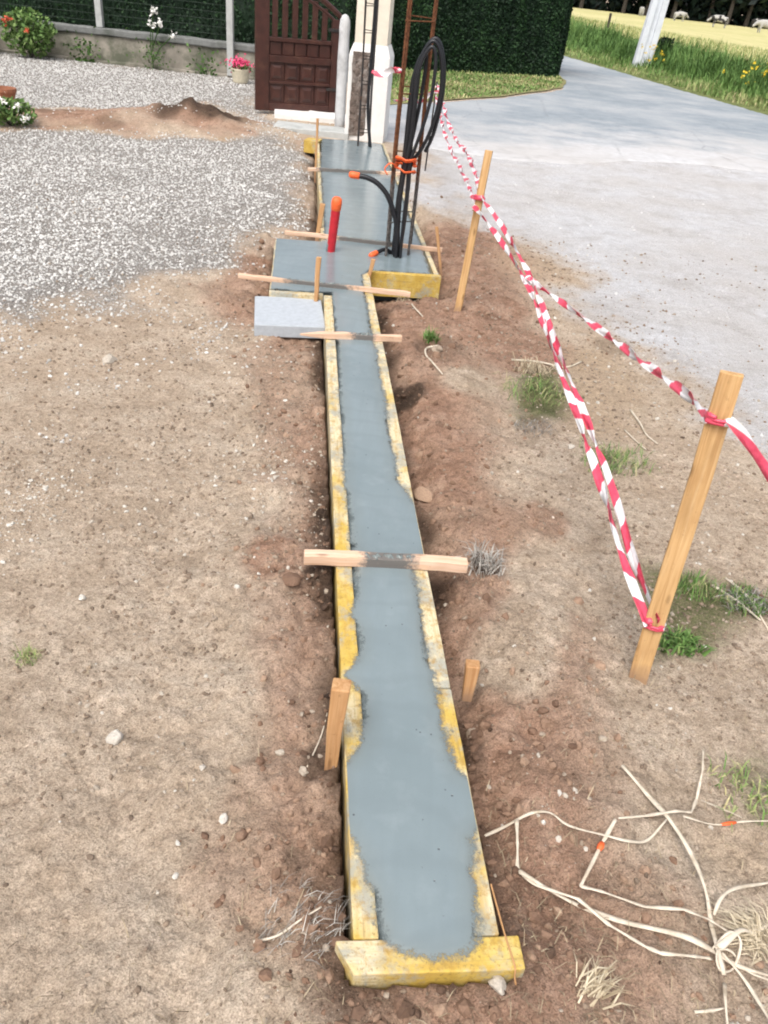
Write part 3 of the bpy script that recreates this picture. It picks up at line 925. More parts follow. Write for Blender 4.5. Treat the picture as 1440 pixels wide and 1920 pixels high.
batten(1.143, -.098, 1.128, .402, .036, 'thick square batten nearest the camera, its middle caked with dark cement', (.36, .68), 1)
batten(2.92, -.125, 2.945, .375, .030, 'batten with a sharpened left end, next to the grey block', (.50, .72), 2, True)
batten(3.745, -.48, 3.615, .49, .026, 'long thin batten crossing the left wing in front of the red pipe', (.28, .66), 3)
batten(4.70, -.24, 4.535, .80, .027, 'long batten crossing just behind the red pipe and the conduit bases', (.32, .72), 4)
batten(6.75, -.09, 6.89, .80, .028, 'batten farthest from the camera, below the orange capped conduit tip', (.08, .72), 5)

# pegs and stakes
PEG = 'short pine pegs holding the formwork'


def peg(base, top, w_, lab, mat='peg', name='wooden_peg', cat='peg', group=PEG, seed=0, up=(0, 1, 0)):
    g = bar(base, top, w_, w_, up=up, bevel=.003, rough=.005, cuts=6, seed=seed)
    g[2]['smear'] = np.zeros(len(g[0]))
    d_ = unit(np.asarray(top) - base); k_ = ((g[0] - base) @ d_) / np.linalg.norm(np.asarray(top) - base)
    ctr = base + k_[:, None] * (np.asarray(top) - base)
    g[0][:] = ctr + (g[0] - ctr) * (.72 + .33 * np.clip(k_, 0, 1))[:, None]
    o = mk(name, g, M[mat], base=base)
    return tag(o, lab, cat, group)


pb = W(.44, -.030, .035); peg(pb, at(640, 1283, pb[1] + .02), .040, 'orange pine peg standing against the left board near the camera', seed=3)
pb = W(.685, .343, .005); peg(pb, at(887, 1243, pb[1] + .02), .036, 'short leaning peg with a pale top in the soil right of the strip', seed=4)
pb = W(3.52, -.045, -.05); peg(pb, at(598, 482, pb[1] + .02), .026, 'thin peg between the left wing and the grey block', seed=5)
pb = W(4.92, -.03, -.05); peg(pb, at(605, 382, pb[1] + .02), .034, 'thicker peg behind the left wing just left of the red pipe', seed=6)
pb = W(7.0, -.02, -.05); peg(pb, at(596, 222, pb[1] + .02), .020, 'tall thin peg at the far left edge of the slab below the gate', seed=7)
pb = W(4.40, .80, -.05); peg(pb, at(819, 425, pb[1] + .02), .020, 'thin peg outside the right edge of the slab near the leaning stake', seed=8)
pb = W(3.97, .255, -.05); peg(pb, at(700, 486, pb[1] + .01), .024, 'stubby peg at the inner corner of the bright yellow front board', seed=9)
STK = 'tall pine stakes carrying the barrier tape'
s1b, s1t = gp(1195, 1272), at(1374, 700, 1.74)
s2b, s2t = gp(857, 588), at(917, 282, 4.62)
g = bar(s1b - (s1t - s1b) * .12, s1t, .052, .024, up=(.35, 1, 0), bevel=.002, rough=.004, cuts=12, seed=11); g[2]['smear'] = np.zeros(len(g[0]))
tag(mk('wooden_stake', g, M['stake'], base=s1b), 'tall flat pine stake in the right foreground with tape tied high and low', 'stake', STK)
g = bar(s2b - (s2t - s2b) * .12, s2t, .040, .028, up=(.2, 1, 0), bevel=.002, rough=.004, cuts=12, seed=12); g[2]['smear'] = np.zeros(len(g[0]))
tag(mk('wooden_stake', g, M['stake'], base=s2b), 'pine stake right of the wide slab with several tape strands knotted below its top', 'stake', STK)

# grey block beside the strip
cB = [gp(478, 554, .075), gp(606, 561, .075), gp(606, 612, .075), gp(477, 608, .075)]
cc = sum(cB) / 4
axv = unit((cB[1] - cB[0]) + (cB[2] - cB[3])); ayv = np.cross((0, 0, 1), axv)
g = box(cc - np.array([0, 0, .033]), axv, ayv, (0, 0, 1), (np.linalg.norm(cB[1] - cB[0]) * .97, np.linalg.norm(cB[3] - cB[0]), .066), .006, .004, 5, 3)
tag(mk('concrete_block', g, M['block'], base=cc - np.array([0, 0, .066])), 'pale grey concrete block lying left of the strip beside the left wing', 'concrete block')
# yellow offcut at far left
q = gp(584, 288, 0.0)
g = box(q + np.array([0, .09, .06]), (0.1, 1, 0) / np.linalg.norm((.1, 1, 0)), (-1, .1, 0) / np.linalg.norm((.1, 1, 0)), (0, 0, 1), (.18, .15, .12), .004, .004, 4, 41)
tag(mk('formwork_board', g, M['form'], base=q), 'yellow board offcut seen end on at the far left of the slab', 'formwork board', FB)
# string over the near right corner
st = np.array([W(.10, .283, ZT + .003), W(0.0, .290, ZT + .004), W(-.06, .297, ZT + .004), W(-.072, .299, ZT - .02), W(-.09, .31, .045)])
tag(mk('mason_string', tube(smooth_path(st, 4), .0018, 6), M['peg'], base=st[0]), 'thin yellowish string hanging over the corner of the near end board', 'string')

# ------------------------------------------------------------------ conduits
t = thing('red_conduit', W(4.376, .055, ZT), 'red conduit with an orange capped top sticking out of the left wing', 'conduit')
rb, rtp = W(4.376, .055, ZT - .03), at(631, 383, 5.10)
path = np.array([rb + (rtp - rb) * k / 30 for k in range(31)])
rad = .026 + .0010 * np.sin(np.arange(31) * 2.6) + np.linspace(0, .003, 31)
mk('pipe', tube(path, rad, 18), M['redpipe'], t, smooth=True)
ax = unit(rtp - rb)
cp = np.array([rtp - ax * .035, rtp - ax * .03, rtp + ax * .01, rtp + ax * .032, rtp + ax * .042, rtp + ax * .045])
mk('cap', tube(cp, [.029, .0315, .0335, .030, .020, .006], 18), M['orange'], t, smooth=True)
wr = W(4.376, .055, ZT + .01)
wc = tube(np.array([wr - ax * .03, wr + ax * .03, wr + ax * .05]), [.0285, .0280, .0276], 18)
mk('wet_collar', (wc[0], wc[1], {'film': np.ones(len(wc[0]))}), M['wet'], t, smooth=True)

CG = 'black conduits rising from the slab'
YB = 5.18


def conduit(pts, r_, lab, tip=None, per=7):
    P = smooth_path(pts, per)
    L = np.concatenate([[0], np.cumsum(np.linalg.norm(np.diff(P, axis=0), axis=1))])
    # resample finely so the corrugation is real
    m = max(40, int(L[-1] / .007))
    Li = np.linspace(0, L[-1], m)
    P = np.stack([np.interp(Li, L, P[:, k]) for k in range(3)], 1)
    rr = r_ * (1 + .06 * np.where(np.arange(m) % 2 == 0, 1, -1))
    t = thing('black_conduit', P[0] if P[0][2] < P[-1][2] else P[-1], lab, 'conduit', CG)
    mk('pipe', tube(P, rr, 10), M['blackpipe'], t, smooth=True)
    if tip is not None:
        e = P[-1]; d = unit(P[-1] - P[-4])
        mk('cap', tube(np.array([e - d * .02, e - d * .018, e + d * .03, e + d * .042, e + d * .046]), [r_ * 1.15, r_ * 1.3, r_ * 1.35, r_ * 1.0, r_ * .3], 12), M['orange'], t, smooth=True)
    return t


def cpts(px, Y0, dz=0.0):
    out = []
    for k, p in enumerate(px):
        Y = Y0 + (p[2] if len(p) > 2 else 0)
        out.append(at(p[0], p[1], Y))
    return out


conduit([W(4.36, .465, .05)] + cpts([(742, 440), (747, 380), (756, 322), (764, 262), (771, 200), (779, 140), (793, 100), (811, 77), (824, 92), (829, 135), (824, 185), (811, 235), (792, 277), (771, 308), (766, 350), (758, 410)], YB) + [W(4.37, .50, .05)], .0108,
        'black conduit making the outermost tall loop, tied with orange tape near its foot')
conduit([W(4.33, .475, .05)] + cpts([(745, 440), (750, 380), (759, 320), (770, 262), (777, 200), (783, 140), (796, 104), (811, 88), (817, 112), (811, 170), (797, 225), (779, 276), (767, 310), (763, 360), (756, 420)], YB - .035) + [W(4.33, .50, .05)], .0108,
        'black conduit looping just inside the outermost loop of the bundle')
conduit([W(4.39, .455, .05)] + cpts([(740, 440), (745, 380), (754, 322), (760, 270), (766, 210), (774, 150), (786, 112), (798, 99), (799, 118), (793, 160), (785, 205), (773, 260), (763, 302), (752, 360), (747, 430)], YB + .04) + [W(4.39, .49, .05)], .0108,
        'black conduit forming the lowest innermost loop of the bundle')
conduit([W(4.35, .49, .05)] + cpts([(755, 440), (763, 380), (767, 320), (773, 250), (781, 180), (788, 120), (800, 88), (816, 72), (828, 90), (833, 140), (827, 195), (813, 250), (797, 285)], YB + .02), .0108,
        'black conduit with a loose end hanging down on the right of the bundle')
conduit([W(4.36, .468, .05)] + cpts([(745, 452), (744, 425), (738, 398), (726, 366), (708, 344), (688, 333), (668, 329)], YB - .03), .0155,
        'short black conduit arching left over the slab to an orange tip', tip=True)
conduit([W(4.40, .455, .05)] + [W(4.40, .44, .115), W(4.385, .40, .135), W(4.36, .36, .125), W(4.34, .335, .118)], .013,
        'stub of black conduit lying low to the left with an orange end', tip=True)
# orange tape round the bundle
tc = at(760, 311, YB - .01)
ring = []
for k in range(26):
    a = 2 * math.pi * k / 12
    ring.append(tc + np.array([.058 * math.cos(a), .052 * math.sin(a), .035 * math.sin(a * .37) + .006 * (k % 3)]))
tp = thing('orange_tape', tc, 'orange tape knotted round the bundle of black conduits', 'tape')
mk('wrap', tube(np.array(ring), .015, 6, flat=.4), M['orange'], tp, smooth=True)
mk('loose_end', tube(smooth_path([tc + (-.05, -.03, 0), tc + (-.09, -.05, .015), tc + (-.12, -.05, -.02), tc + (-.10, -.06, -.05)], 5), [.012] * 16, 6, flat=.3), M['orange'], tp, smooth=True)

# ------------------------------------------------------------------ reinforcement cages


def rebar_cage(base_pts, top, mat, lab, r_, gap, bar_names=True, lean=(0, 0)):
    t = thing('rebar_cage', np.mean(base_pts, 0), lab, 'rebar cage', 'reinforcement cages')
    B = [np.array(p) for p in base_pts]
    ln = np.array([lean[0], lean[1], 1.0])
    for p in B:
        h_ = top - .05
        m = int(h_ / .012)
        path = np.array([p + ln * (-.05 + (h_ + .05) * k / m) + np.array([.003 * math.sin(k * .06 + p[0] * 30), .003 * math.cos(k * .045), 0]) for k in range(m + 1)])
        rr = r_ * (1 + .10 * (np.arange(m + 1) % 2))
        mk('steel_bar', tube(path, rr, 7), M[mat], t, smooth=True)
    z = gap * .6
    while z < top - .1:
        pts = [p + ln * z + np.array([0, 0, .006 * i]) for i, p in enumerate(B)]
        c0 = np.mean(pts, 0)
        pts = [c0 + (p - c0) * 1.06 for p in pts]
        loop = pts + [pts[0]]
        mk('stirrup', join(*[tube(np.array([loop[i], loop[i + 1]]), r_ * .5, 6) for i in range(len(B))]), M[mat], t)
        z += gap
    return t


rebar_cage([W(4.345, .405, ZT), W(4.40, .56, ZT), W(4.60, .595, ZT), W(4.56, .44, ZT)], 2.3, 'rust', 'rusty brown reinforcement cage standing on the slab beside the black conduits', .0078, .36)
rebar_cage([W(8.13, .425, ZT), W(8.16, .535, ZT), W(8.28, .54, ZT), W(8.26, .43, ZT)], 2.2, 'steel', 'dark reinforcement cage standing in front of the white pillar', .0085, .22, lean=(-.012, 0))
g = tube(smooth_path([W(8.14, .55, ZT), at(690, 200, 8.98), at(697, 100, 9.0), at(704, 10, 9.02), at(710, -120, 9.02)], 8), .017, 10)
tag(mk('black_conduit', g, M['blackpipe'], base=W(8.14, .55, ZT), smooth=True), 'single straight black conduit rising beside the cage at the white pillar', 'conduit')
# thin iron pin that turns the tape
pinb = gp(797, 320)
pint = pinb + np.array([0.02, 0.0, .80])
g = tube(np.array([pinb + (pint - pinb) * (k / 40 - .05) for k in range(43)]), .0075 * (1 + .12 * (np.arange(43) % 2)), 7)
tag(mk('iron_pin', g, M['steel'], base=pinb), 'thin iron pin in the yard behind the conduits holding the tape', 'iron pin')

# ------------------------------------------------------------------ barrier tape


def tape_geo(pts, w_=.05, twist=2.0, phase=0.0, per=14, off=0.0, fold=.5, lscale=1.0):
    P = smooth_path(pts, per)
    L = np.concatenate([[0], np.cumsum(np.linalg.norm(np.diff(P, axis=0), axis=1))])
    m = max(8, int(L[-1] / .02))
    Li = np.linspace(0, L[-1], m)
    P = np.stack([np.interp(Li, L, P[:, k]) for k in range(3)], 1)
    T, N, B = frames(P)
    V, at_l, at_a = [], [], []
    K = 5
    for i in range(m):
        a = phase + twist * 2 * math.pi * Li[i] / max(L[-1], 1e-6) * 1.0 + .5 * math.sin(Li[i] * 5.1 + phase)
        c, s = math.cos(a), math.sin(a)
        n_, b_ = c * N[i] + s * B[i], -s * N[i] + c * B[i]
        crease = fold * (0.7 + .3 * math.sin(Li[i] * 7 + phase))
        for side in (0, 1):
            for k in range(K):
                x_ = (k / (K - 1) - .5)
                ww = w_ * (1 - .35 * crease)
                V.append(P[i] + n_ * x_ * ww + b_ * (abs(x_) * crease * w_ * .9 - .1 * w_ * crease + .004 * math.sin(Li[i] * 23 + 9 * x_)) + b_ * (.0006 if side else -.0006))
                at_l.append(Li[i] * lscale + off); at_a.append(x_)
    F = []
    S = 2 * K
    for i in range(m - 1):
        for k in range(K - 1):
            a = i * S + k
            F.append((a, a + 1, a + S + 1, a + S))
            b2 = a + K
            F.append((b2, b2 + S, b2 + S + 1, b2 + 1))
        for k in (0, K - 1):
            a = i * S + k
            F.append((a, a + S, a + S + K, a + K))
    for i in (0, m - 1):
        for k in range(K - 1):
            a = i * S + k
            F.append((a, a + 1, a + K + 1, a + K))
    return np.array(V), F, {'len': np.array(at_l), 'across': np.array(at_a)}


def knot(c, axis, r_, turns=1.6, w_=.02, off=0.0):
    """Tape bunched round a post."""
    ax = unit(axis); n_ = unit(np.cross(ax, (0.3, 1, 0))); b_ = np.cross(ax, n_)
    pts = []
    m = int(turns * 10)
    for k in range(m + 1):
        a = 2 * math.pi * k / 10
        pts.append(c + (n_ * math.cos(a) + b_ * math.sin(a)) * (r_ + .002 * math.sin(k * 2.1)) + ax * (.016 * (k / m - .5)))
    V, F, A = tube(np.array(pts), [w_ * .24 * (1 + .25 * math.sin(k * 1.9)) for k in range(m + 1)], 6)
    A = {'len': A['len'] + off, 'across': np.zeros(len(V))}
    return V, F, A


TG = 'red and white barrier tapes along the footing'


def on_stake(b_, t_, y_):
    """Point of a stake seen at the image row y_."""
    lo, hi = 0.0, 1.0
    for _ in range(40):
        k = (lo + hi) / 2
        p = b_ + (t_ - b_) * k
        v = p - CPOS
        yy = 960 - FOCAL * (v @ UP) / (v @ fw)
        if yy > y_: lo = k
        else: hi = k
    return b_ + (t_ - b_) * lo


k2 = on_stake(s2b, s2t, 374)
k1lo = on_stake(s1b, s1t, 1168)
k1hi = on_stake(s1b, s1t, 783)
J = at(990, 524, 3.62)
PIN = pint - np.array([0, 0, .06])


def tape(name_lab, pts, **kw):
    ends = kw.pop('knots', [])
    t = thing('barrier_tape', pts[0], name_lab, 'barrier tape', TG)
    mk('ribbon', tape_geo(pts, **kw), M['tape'], t, smooth=True)
    for e in ends: mk('knot', knot(*e), M['tape'], t, smooth=True)
    return t


def along(a, b_, k, dz=0.0, dx=0.0): return a + (b_ - a) * k + np.array([dx, 0, dz])


ax1, ax2 = s1t - s1b, s2t - s2b
fr = np.array([-.012, -.022, 0])
tape('left strand of the double tape between far stake and foot of near stake', [k2 + fr + (-.015, 0, -.03), along(k2, J, .5, -.012, -.012), J + (-.006, 0, -.01), at(1037, 655, 2.95), at(1087, 795, 2.46), at(1134, 930, 2.12), at(1172, 1055, 1.88), k1lo + fr + (-.014, 0, .01)],
     w_=.029, twist=3.1, phase=.4, fold=.25, knots=[(k1lo, ax1, .026, 2.2, .020, .02)])
tape('right strand of the double tape between far stake and foot of near stake', [k2 + fr + (.02, 0, .015), along(k2, J, .5, .016, .022), J + (.010, 0, .010), at(1045, 650, 2.97), at(1101, 790, 2.48), at(1151, 925, 2.14), at(1189, 1050, 1.90), k1lo + fr + (.010, 0, .03)],
     w_=.029, twist=2.6, phase=1.9, fold=.25, off=.11, knots=[(k2 + (0, 0, .01), ax2, .028, 2.4, .03, .0)])
tape('single tape branching off the double strand up to the near stake', [J + (.002, -.01, .012), at(1015, 540, 3.50), at(1090, 592, 3.12), at(1170, 652, 2.65), at(1245, 707, 2.25), at(1310, 758, 1.93), k1hi + fr + (-.014, .01, 0)],
     w_=.029, twist=3.2, phase=.2, fold=.25, off=.05, knots=[(k1hi, ax1, .027, 2.2, .024, .03), (J, unit(at(1037, 655, 2.95) - k2), .016, 1.6, .02, .0)])
tape('tape leaving the near stake toward the right edge of the view', [k1hi + fr + (.03, .0, .01), at(1392, 815, 1.62), at(1418, 858, 1.53), at(1440, 893, 1.46), at(1500, 985, 1.34), at(1600, 1120, 1.2)], w_=.030, twist=.3, phase=.3, off=.152, lscale=.24)
tape('lower of two tapes between the iron pin and the far stake', [PIN + (0, 0, -.05), at(838, 262, 7.0), at(862, 310, 6.1), at(882, 352, 5.2), k2 + (-.02, .02, -.02)], w_=.040, twist=5.2, phase=.9, off=.03,
     knots=[(PIN + (0, 0, -.03), pint - pinb, .016, 1.6, .03, .1)])
tape('upper of two tapes between the iron pin and the far stake', [PIN + (0.01, 0, .03), at(845, 240, 7.0), at(872, 283, 6.1), at(890, 318, 5.4), k2 + (0, .02, .03)], w_=.038, twist=4.6, phase=2.0, off=.13)
tape('short tape stretched from the iron pin back to the white pillar', [PIN + (-.01, 0, .02), at(790, 188, 8.6), at(765, 185, 9.3), at(738, 188, 10.0)], w_=.05, twist=1.2, phase=.1)
kk = at(746, 132, 5.14)
tape('torn scrap of tape tied to the rusty cage high beside the pillar', [kk + (.0, -.02, 0), kk + (-.04, -.03, .005), kk + (-.075, -.03, -.02), kk + (-.12, -.035, -.03), kk + (-.145, -.04, -.02)], w_=.045, twist=.3, phase=.4, off=.06,
     knots=[(kk, (0, 0, 1), .017, 2.2, .035, .0)])

# ------------------------------------------------------------------ pillar, gate, post, sill
t = thing('gate_pillar', (-.68, 10.1, 0), 'cream gate pillar on a white rendered base behind the dark cage', 'pillar')


def ring_prism(cx, cy, rot, secs):
    """secs: (half_x, half_y, z) stacked into a closed solid."""
    c, s = math.cos(rot), math.sin(rot)
    V, F = [], []
    for hx, hy, z in secs:
        for sx, sy in ((-1, -1), (1, -1), (1, 1), (-1, 1)):
            x_, y_ = sx * hx, sy * hy
            V.append((cx + c * x_ - s * y_, cy + s * x_ + c * y_, z))
    n_ = len(secs)
    for i in range(n_ - 1):
        for k in range(4):
            a, b_ = i * 4 + k, i * 4 + (k + 1) % 4
            F.append((a, b_, b_ + 4, a + 4))
    F.append((3, 2, 1, 0)); F.append(tuple((n_ - 1) * 4 + k for k in range(4)))
    return np.array(V), F


prot = -0.06
mk('base', ring_prism(-.68, 10.10, prot, [(.215, .215, -.1), (.222, .222, .10), (.220, .220, .40), (.222, .222, .84), (.215, .215, .87), (.183, .183, .955)]), M['whitepaint'], t)
mk('shaft', ring_prism(-.68, 10.10, prot, [(.176, .176, .957), (.176, .176, 2.1)]), M['cream'], t)
mk('cap', ring_prism(-.68, 10.10, prot, [(.24, .24, 2.102), (.25, .25, 2.16), (.12, .12, 2.26)]), M['whitepaint'], t)
pv, pf, n_ = [], [], 14
nyy = 28
for j in range(nyy):
    for i in range(n_):
        a, b_ = i / (n_ - 1), j / (nyy - 1)
        wob = .03 * fbm(b_ * 3.0, 5.0, 2, 3, 3)
        edge = min(a, 1 - a, b_ * 1.5, (1 - b_) * 1.5)
        pv.append((-.875 + .19 * a + float(wob), 9.872 + .012 * a - .02 * min(1, edge * 6) * (1 + float(fbm(a * 2, b_ * 6, 2, 3, 4))), .05 + .83 * b_))
for j in range(nyy - 1):
    for i in range(n_ - 1):
        k = j * n_ + i
        pf.append((k, k + 1, k + n_ + 1, k + n_))
pe = [(i) for i in range(n_)]
mk('mortar_scar', (np.array(pv), pf), M['mortar'], t, smooth=False, label='brown strip of bare rough mortar on the white base')

# gate: framed leaf, panels below, slats above, swept top
GA, GB = np.array([-2.16, 11.03, 0.0]), np.array([-1.20, 11.43, 0.0])
gx_ = unit(GB - GA); gn = np.array([gx_[1], -gx_[0], 0])    # gn points to the camera
GW = np.linalg.norm(GB - GA)
t = thing('wooden_gate', (GA + GB) / 2, 'dark brown wooden gate leaf with raised panels and slats, standing open by the pillar', 'gate')


def gbox(x0, x1, z0, z1, d0, d1, bevel=.006, seed=0):
    c = GA + gx_ * (x0 + x1) / 2 + np.array([0, 0, (z0 + z1) / 2]) + gn * (d0 + d1) / 2
    return box(c, gx_, gn, (0, 0, 1), (x1 - x0, d1 - d0, z1 - z0), bevel, 0, 0, seed)


def swept(x_): return 1.48 - .36 * (x_ / GW) ** 2.2          # top edge of the leaf


zb = .04
mk('stile', gbox(0, .17, zb, 1.52, -.03, .03), M['gate'], t)
mk('stile', gbox(GW - .09, GW, zb, 1.08, -.03, .03), M['gate'], t)
mk('rail', gbox(.171, GW - .091, zb, .13, -.028, .028), M['gate'], t)
mk('rail', gbox(.171, GW - .091, .345, .375, -.028, .028), M['gate'], t)
mk('rail', gbox(.171, GW - .091, .58, .655, -.028, .034), M['gate'], t)
mk('rail', gbox(.171, GW - .091, .80, .845, -.028, .030), M['gate'], t)
mk('backing', gbox(.1715, GW - .0915, .131, .80, -.020, -.013, .001), M['gate'], t)
ncol = 4
cw = (GW - .262) / ncol
for rz0, rz1 in ((.131, .344), (.376, .579)):
    for k in range(ncol):
        x0 = .172 + cw * k + .006; x1 = .172 + cw * (k + 1) - .008
        g1 = gbox(x0, x1, rz0, rz1, -.012, .004, .001)
        cx, cz_ = (x0 + x1) / 2, (rz0 + rz1) / 2
        hx, hz = (x1 - x0) / 2 - .018, (rz1 - rz0) / 2 - .018
        Vp = []
        for f_, dd in ((1, .004), (.55, .022)):
            for sx, sz in ((-1, -1), (1, -1), (1, 1), (-1, 1)):
                Vp.append(GA + gx_ * (cx + sx * hx * f_) + np.array([0, 0, cz_ + sz * hz * f_]) + gn * dd)
        Fp = [(0, 1, 5, 4), (1, 2, 6, 5), (2, 3, 7, 6), (3, 0, 4, 7), (4, 5, 6, 7), (3, 2, 1, 0)]
        mk('panel', join(g1, (np.array(Vp), Fp, {'lc': np.zeros((8, 3))})), M['gate'], t)
for k in range(5):
    x0 = .172 + (GW - .262) / 5 * k + .01
    mk('small_panel', gbox(x0, x0 + (GW - .262) / 5 - .02, .656, .799, -.012, .012, .01), M['gate'], t)
for k in range(6):
    x0 = .205 + (GW - .30) / 6 * k
    zt = swept(x0 + .04) - .06
    mk('slat', gbox(x0, x0 + .068, .846, zt, -.012, .014, .004), M['gate'], t)
xs_ = np.linspace(.10, GW + .03, 14)
topp = np.array([GA + gx_ * a + np.array([0, 0, swept(a)]) for a in xs_])
mk('top_rail', tube(topp, .04, 8, flat=.8), M['gate'], t, smooth=False)
topp2 = topp - np.array([0, 0, .10])
mk('lower_sweep', tube(topp2[1:], .022, 8, flat=.9), M['gate'], t)
for zz in (.30, .95):
    mk('hinge', gbox(GW - .14, GW + .05, zz, zz + .035, .034, .042, .002), M['steel'], t)

pc = np.array([-1.03, 10.42, 0])
prof = [(.055, -.05), (.062, .1), (.060, .4), (.064, .75), (.058, .98), (.062, 1.06), (.055, 1.13), (.036, 1.17), (.01, 1.185)]
tag(mk('concrete_post', lathe(pc, prof, 16), M['whitepost'], base=pc, smooth=True), 'slim whitish round topped concrete post between the gate and the pillar', 'post')

SL = 'pale slabs of the gate threshold'
for i, (pa, pb_, th, lab, mt) in enumerate([
    ((520, 213), (585, 226), .07, 'pale threshold slab under the left half of the gate', 'whitepost'),
    ((588, 216), (648, 236), .07, 'pale threshold slab beside the foot of the slim white post', 'whitepost'),
]):
    a, b_ = gp(*pa), gp(*pb_)
    c = (a + b_) / 2
    tag(mk('stone_slab', box(c + np.array([0, 0, th / 2 - .01]), gx_ * np.array([1, .4, 0]) / np.linalg.norm(gx_ * np.array([1, .4, 0])), unit(np.cross((0, 0, 1), gx_ * np.array([1, .4, 0]))), (0, 0, 1), (.50, .46, th), .008, .01, 4, i + 3), M['whitepaint'], base=c), lab, 'slab', SL)
c = (gp(518, 238) + gp(655, 262)) / 2
tag(mk('concrete_step', box(c + np.array([0, 0, .02]), (1, .02, 0), (-.02, 1, 0), (0, 0, 1), (.86, .40, .09), .01, .012, 5, 9), M['post'], base=c), 'low grey concrete step in front of the gate threshold slabs', 'step')

# ------------------------------------------------------------------ low wall, fence, posts
WY = 14.42
t = thing('low_wall', (-8.2, WY + .1, 0), 'low grey rendered garden wall with weathered coping behind the gravel', 'wall')
mk('wall_body', box((-8.2, WY + .1, .13), (1, 0, 0), (0, 1, 0), (0, 0, 1), (11.2, .18, .50), .008, .01, 40, 2), M['wall'], t)
mk('coping', box((-8.2, WY + .1, .43), (1, 0, 0), (0, 1, 0), (0, 0, 1), (11.25, .26, .10), .02, .015, 60, 4), M['coping'], t)
mk('footing_ledge', box((-8.2, WY - .05, .015), (1, 0, 0), (0, 1, 0), (0, 0, 1), (11.2, .10, .05), .01, .02, 40, 6), M['wall'], t)
t = thing('mesh_fence', (-8.2, WY + .10, .48), 'wire mesh fence on grey concrete posts above the low wall', 'fence')
for xp in (-12.0, -9.6, -7.45, -5.31, -3.20):
    z0 = .02 if xp > -3.5 else .485
    mk('post', box((xp, WY + (.10 if z0 > .1 else -.07), (z0 + 1.75) / 2), (0, 0, 1), (1, 0, 0), (0, 1, 0), (1.75 - z0, .10, .10), .008, .004, 4, int(-xp)), M['post'], t)
wires = []
for z in np.arange(.56, 1.7, .1):
    wires.append(tube(np.array([(-12, WY + .17, z), (-3.2, WY + .17, z)]), .0022, 4))
for xw in np.arange(-12, -3.2, .1):
    wires.append(tube(np.array([(xw, WY + .17, .55), (xw, WY + .17, 1.7)]), .0018, 4))
mk('wire_mesh', join(*wires), M['wire'], t)


# ------------------------------------------------------------------ leaves
def leaf_quads(P, size, tint, normal=None):
    """Small bent leaves at the points P."""
    n = len(P)
    R = rand_rot(n)
    a = R[:, :, 0]; b_ = R[:, :, 1]
    if normal is not None:
        nn = normal + .8 * rng.normal(size=(n, 3)); nn /= np.linalg.norm(nn, axis=1)[:, None]
        a = np.cross(nn, R[:, :, 2]); a /= np.linalg.norm(a, axis=1)[:, None] + 1e-9
        b_ = np.cross(nn, a)
    s = size[:, None]
    V = np.stack([P - a * s * .5, P + b_ * s * .28, P + a * s * .5, P - b_ * s * .28], 1).reshape(-1, 3)
    o = np.arange(n) * 4
    F = np.stack([o, o + 1, o + 2, o + 3], 1)
    return V, F, {'tint': np.repeat(tint, 4)}


def cat(*gs):
    off = 0; Vs, Fs, A = [], [], {}
    for V, F, at_ in gs:
        Vs.append(V); Fs.append(np.asarray(F) + off); off += len(V)
        for k, v in at_.items(): A.setdefault(k, []).append(v)
    return np.vstack(Vs), np.vstack(Fs), {k: np.concatenate(v) for k, v in A.items()}


def hedge(corner, dx, L, dy, D, H, n, size, name, lab):
    """Clipped hedge: a lumpy dense core and leaf sprays over its faces."""
    c = np.array([*corner, 0.0]); ex = np.array([*unit(dx), 0]); ey = np.array([*unit(dy), 0])
    gs = []
    for (o, a, la, b_, lb, nrm, share) in ((c, ex, L, np.array([0, 0, 1.0]), H, -ey, L * H), (c + ex * L, ey, D, np.array([0, 0, 1.0]), H, ex, D * H),
                                           (c, ey, D, np.array([0, 0, 1.0]), H, -ex, D * H), (c + np.array([0, 0, H]), ex, L, ey, D, np.array([0, 0, 1.0]), L * D * .5)):
        ka, kb = max(3, int(la / .15)), max(3, int(lb / .15))
        A_, B_ = np.meshgrid(np.linspace(0, la, ka), np.linspace(0, lb, kb))
        A_, B_ = A_.ravel(), B_.ravel()
        off = .10 * fbm(A_, B_, 1.3, 3, int(L * 10)) - .06
        off = np.where((A_ < .01) | (B_ < .01) | (A_ > la - .01) | (B_ > lb - .01), -.05, off)
        P = o + A_[:, None] * a + B_[:, None] * b_ + off[:, None] * nrm
        k = (np.arange(kb - 1)[:, None] * ka + np.arange(ka - 1)[None, :]).ravel()
        gs.append((P, np.stack([k, k + 1, k + ka + 1, k + ka], 1), {'tint': np.clip(.15 + .25 * fbm(A_, B_, 3, 2, 8), 0, 1)}))
        m = int(n * share / (L * H + 2 * D * H + L * D * .5))
        a_, b2 = rng.random(m) * la, rng.random(m) * lb
        off = .10 * fbm(a_, b2, 1.3, 3, int(L * 10)) - .06 + .10 * rng.random(m) ** 2 - .01
        P = o + a_[:, None] * a + b2[:, None] * b_ + off[:, None] * nrm
        tint = np.clip(.5 + .55 * fbm(a_ * 2, b2 * .8, 2.2, 4, 12) + .22 * rng.normal(size=m), 0, 1)
        gs.append(leaf_quads(P, size * (.6 + .8 * rng.random(m)), tint, np.tile(nrm, (m, 1))))
    return tag(mk(name, cat(*gs), M['hedge'], base=c), lab, 'hedge')


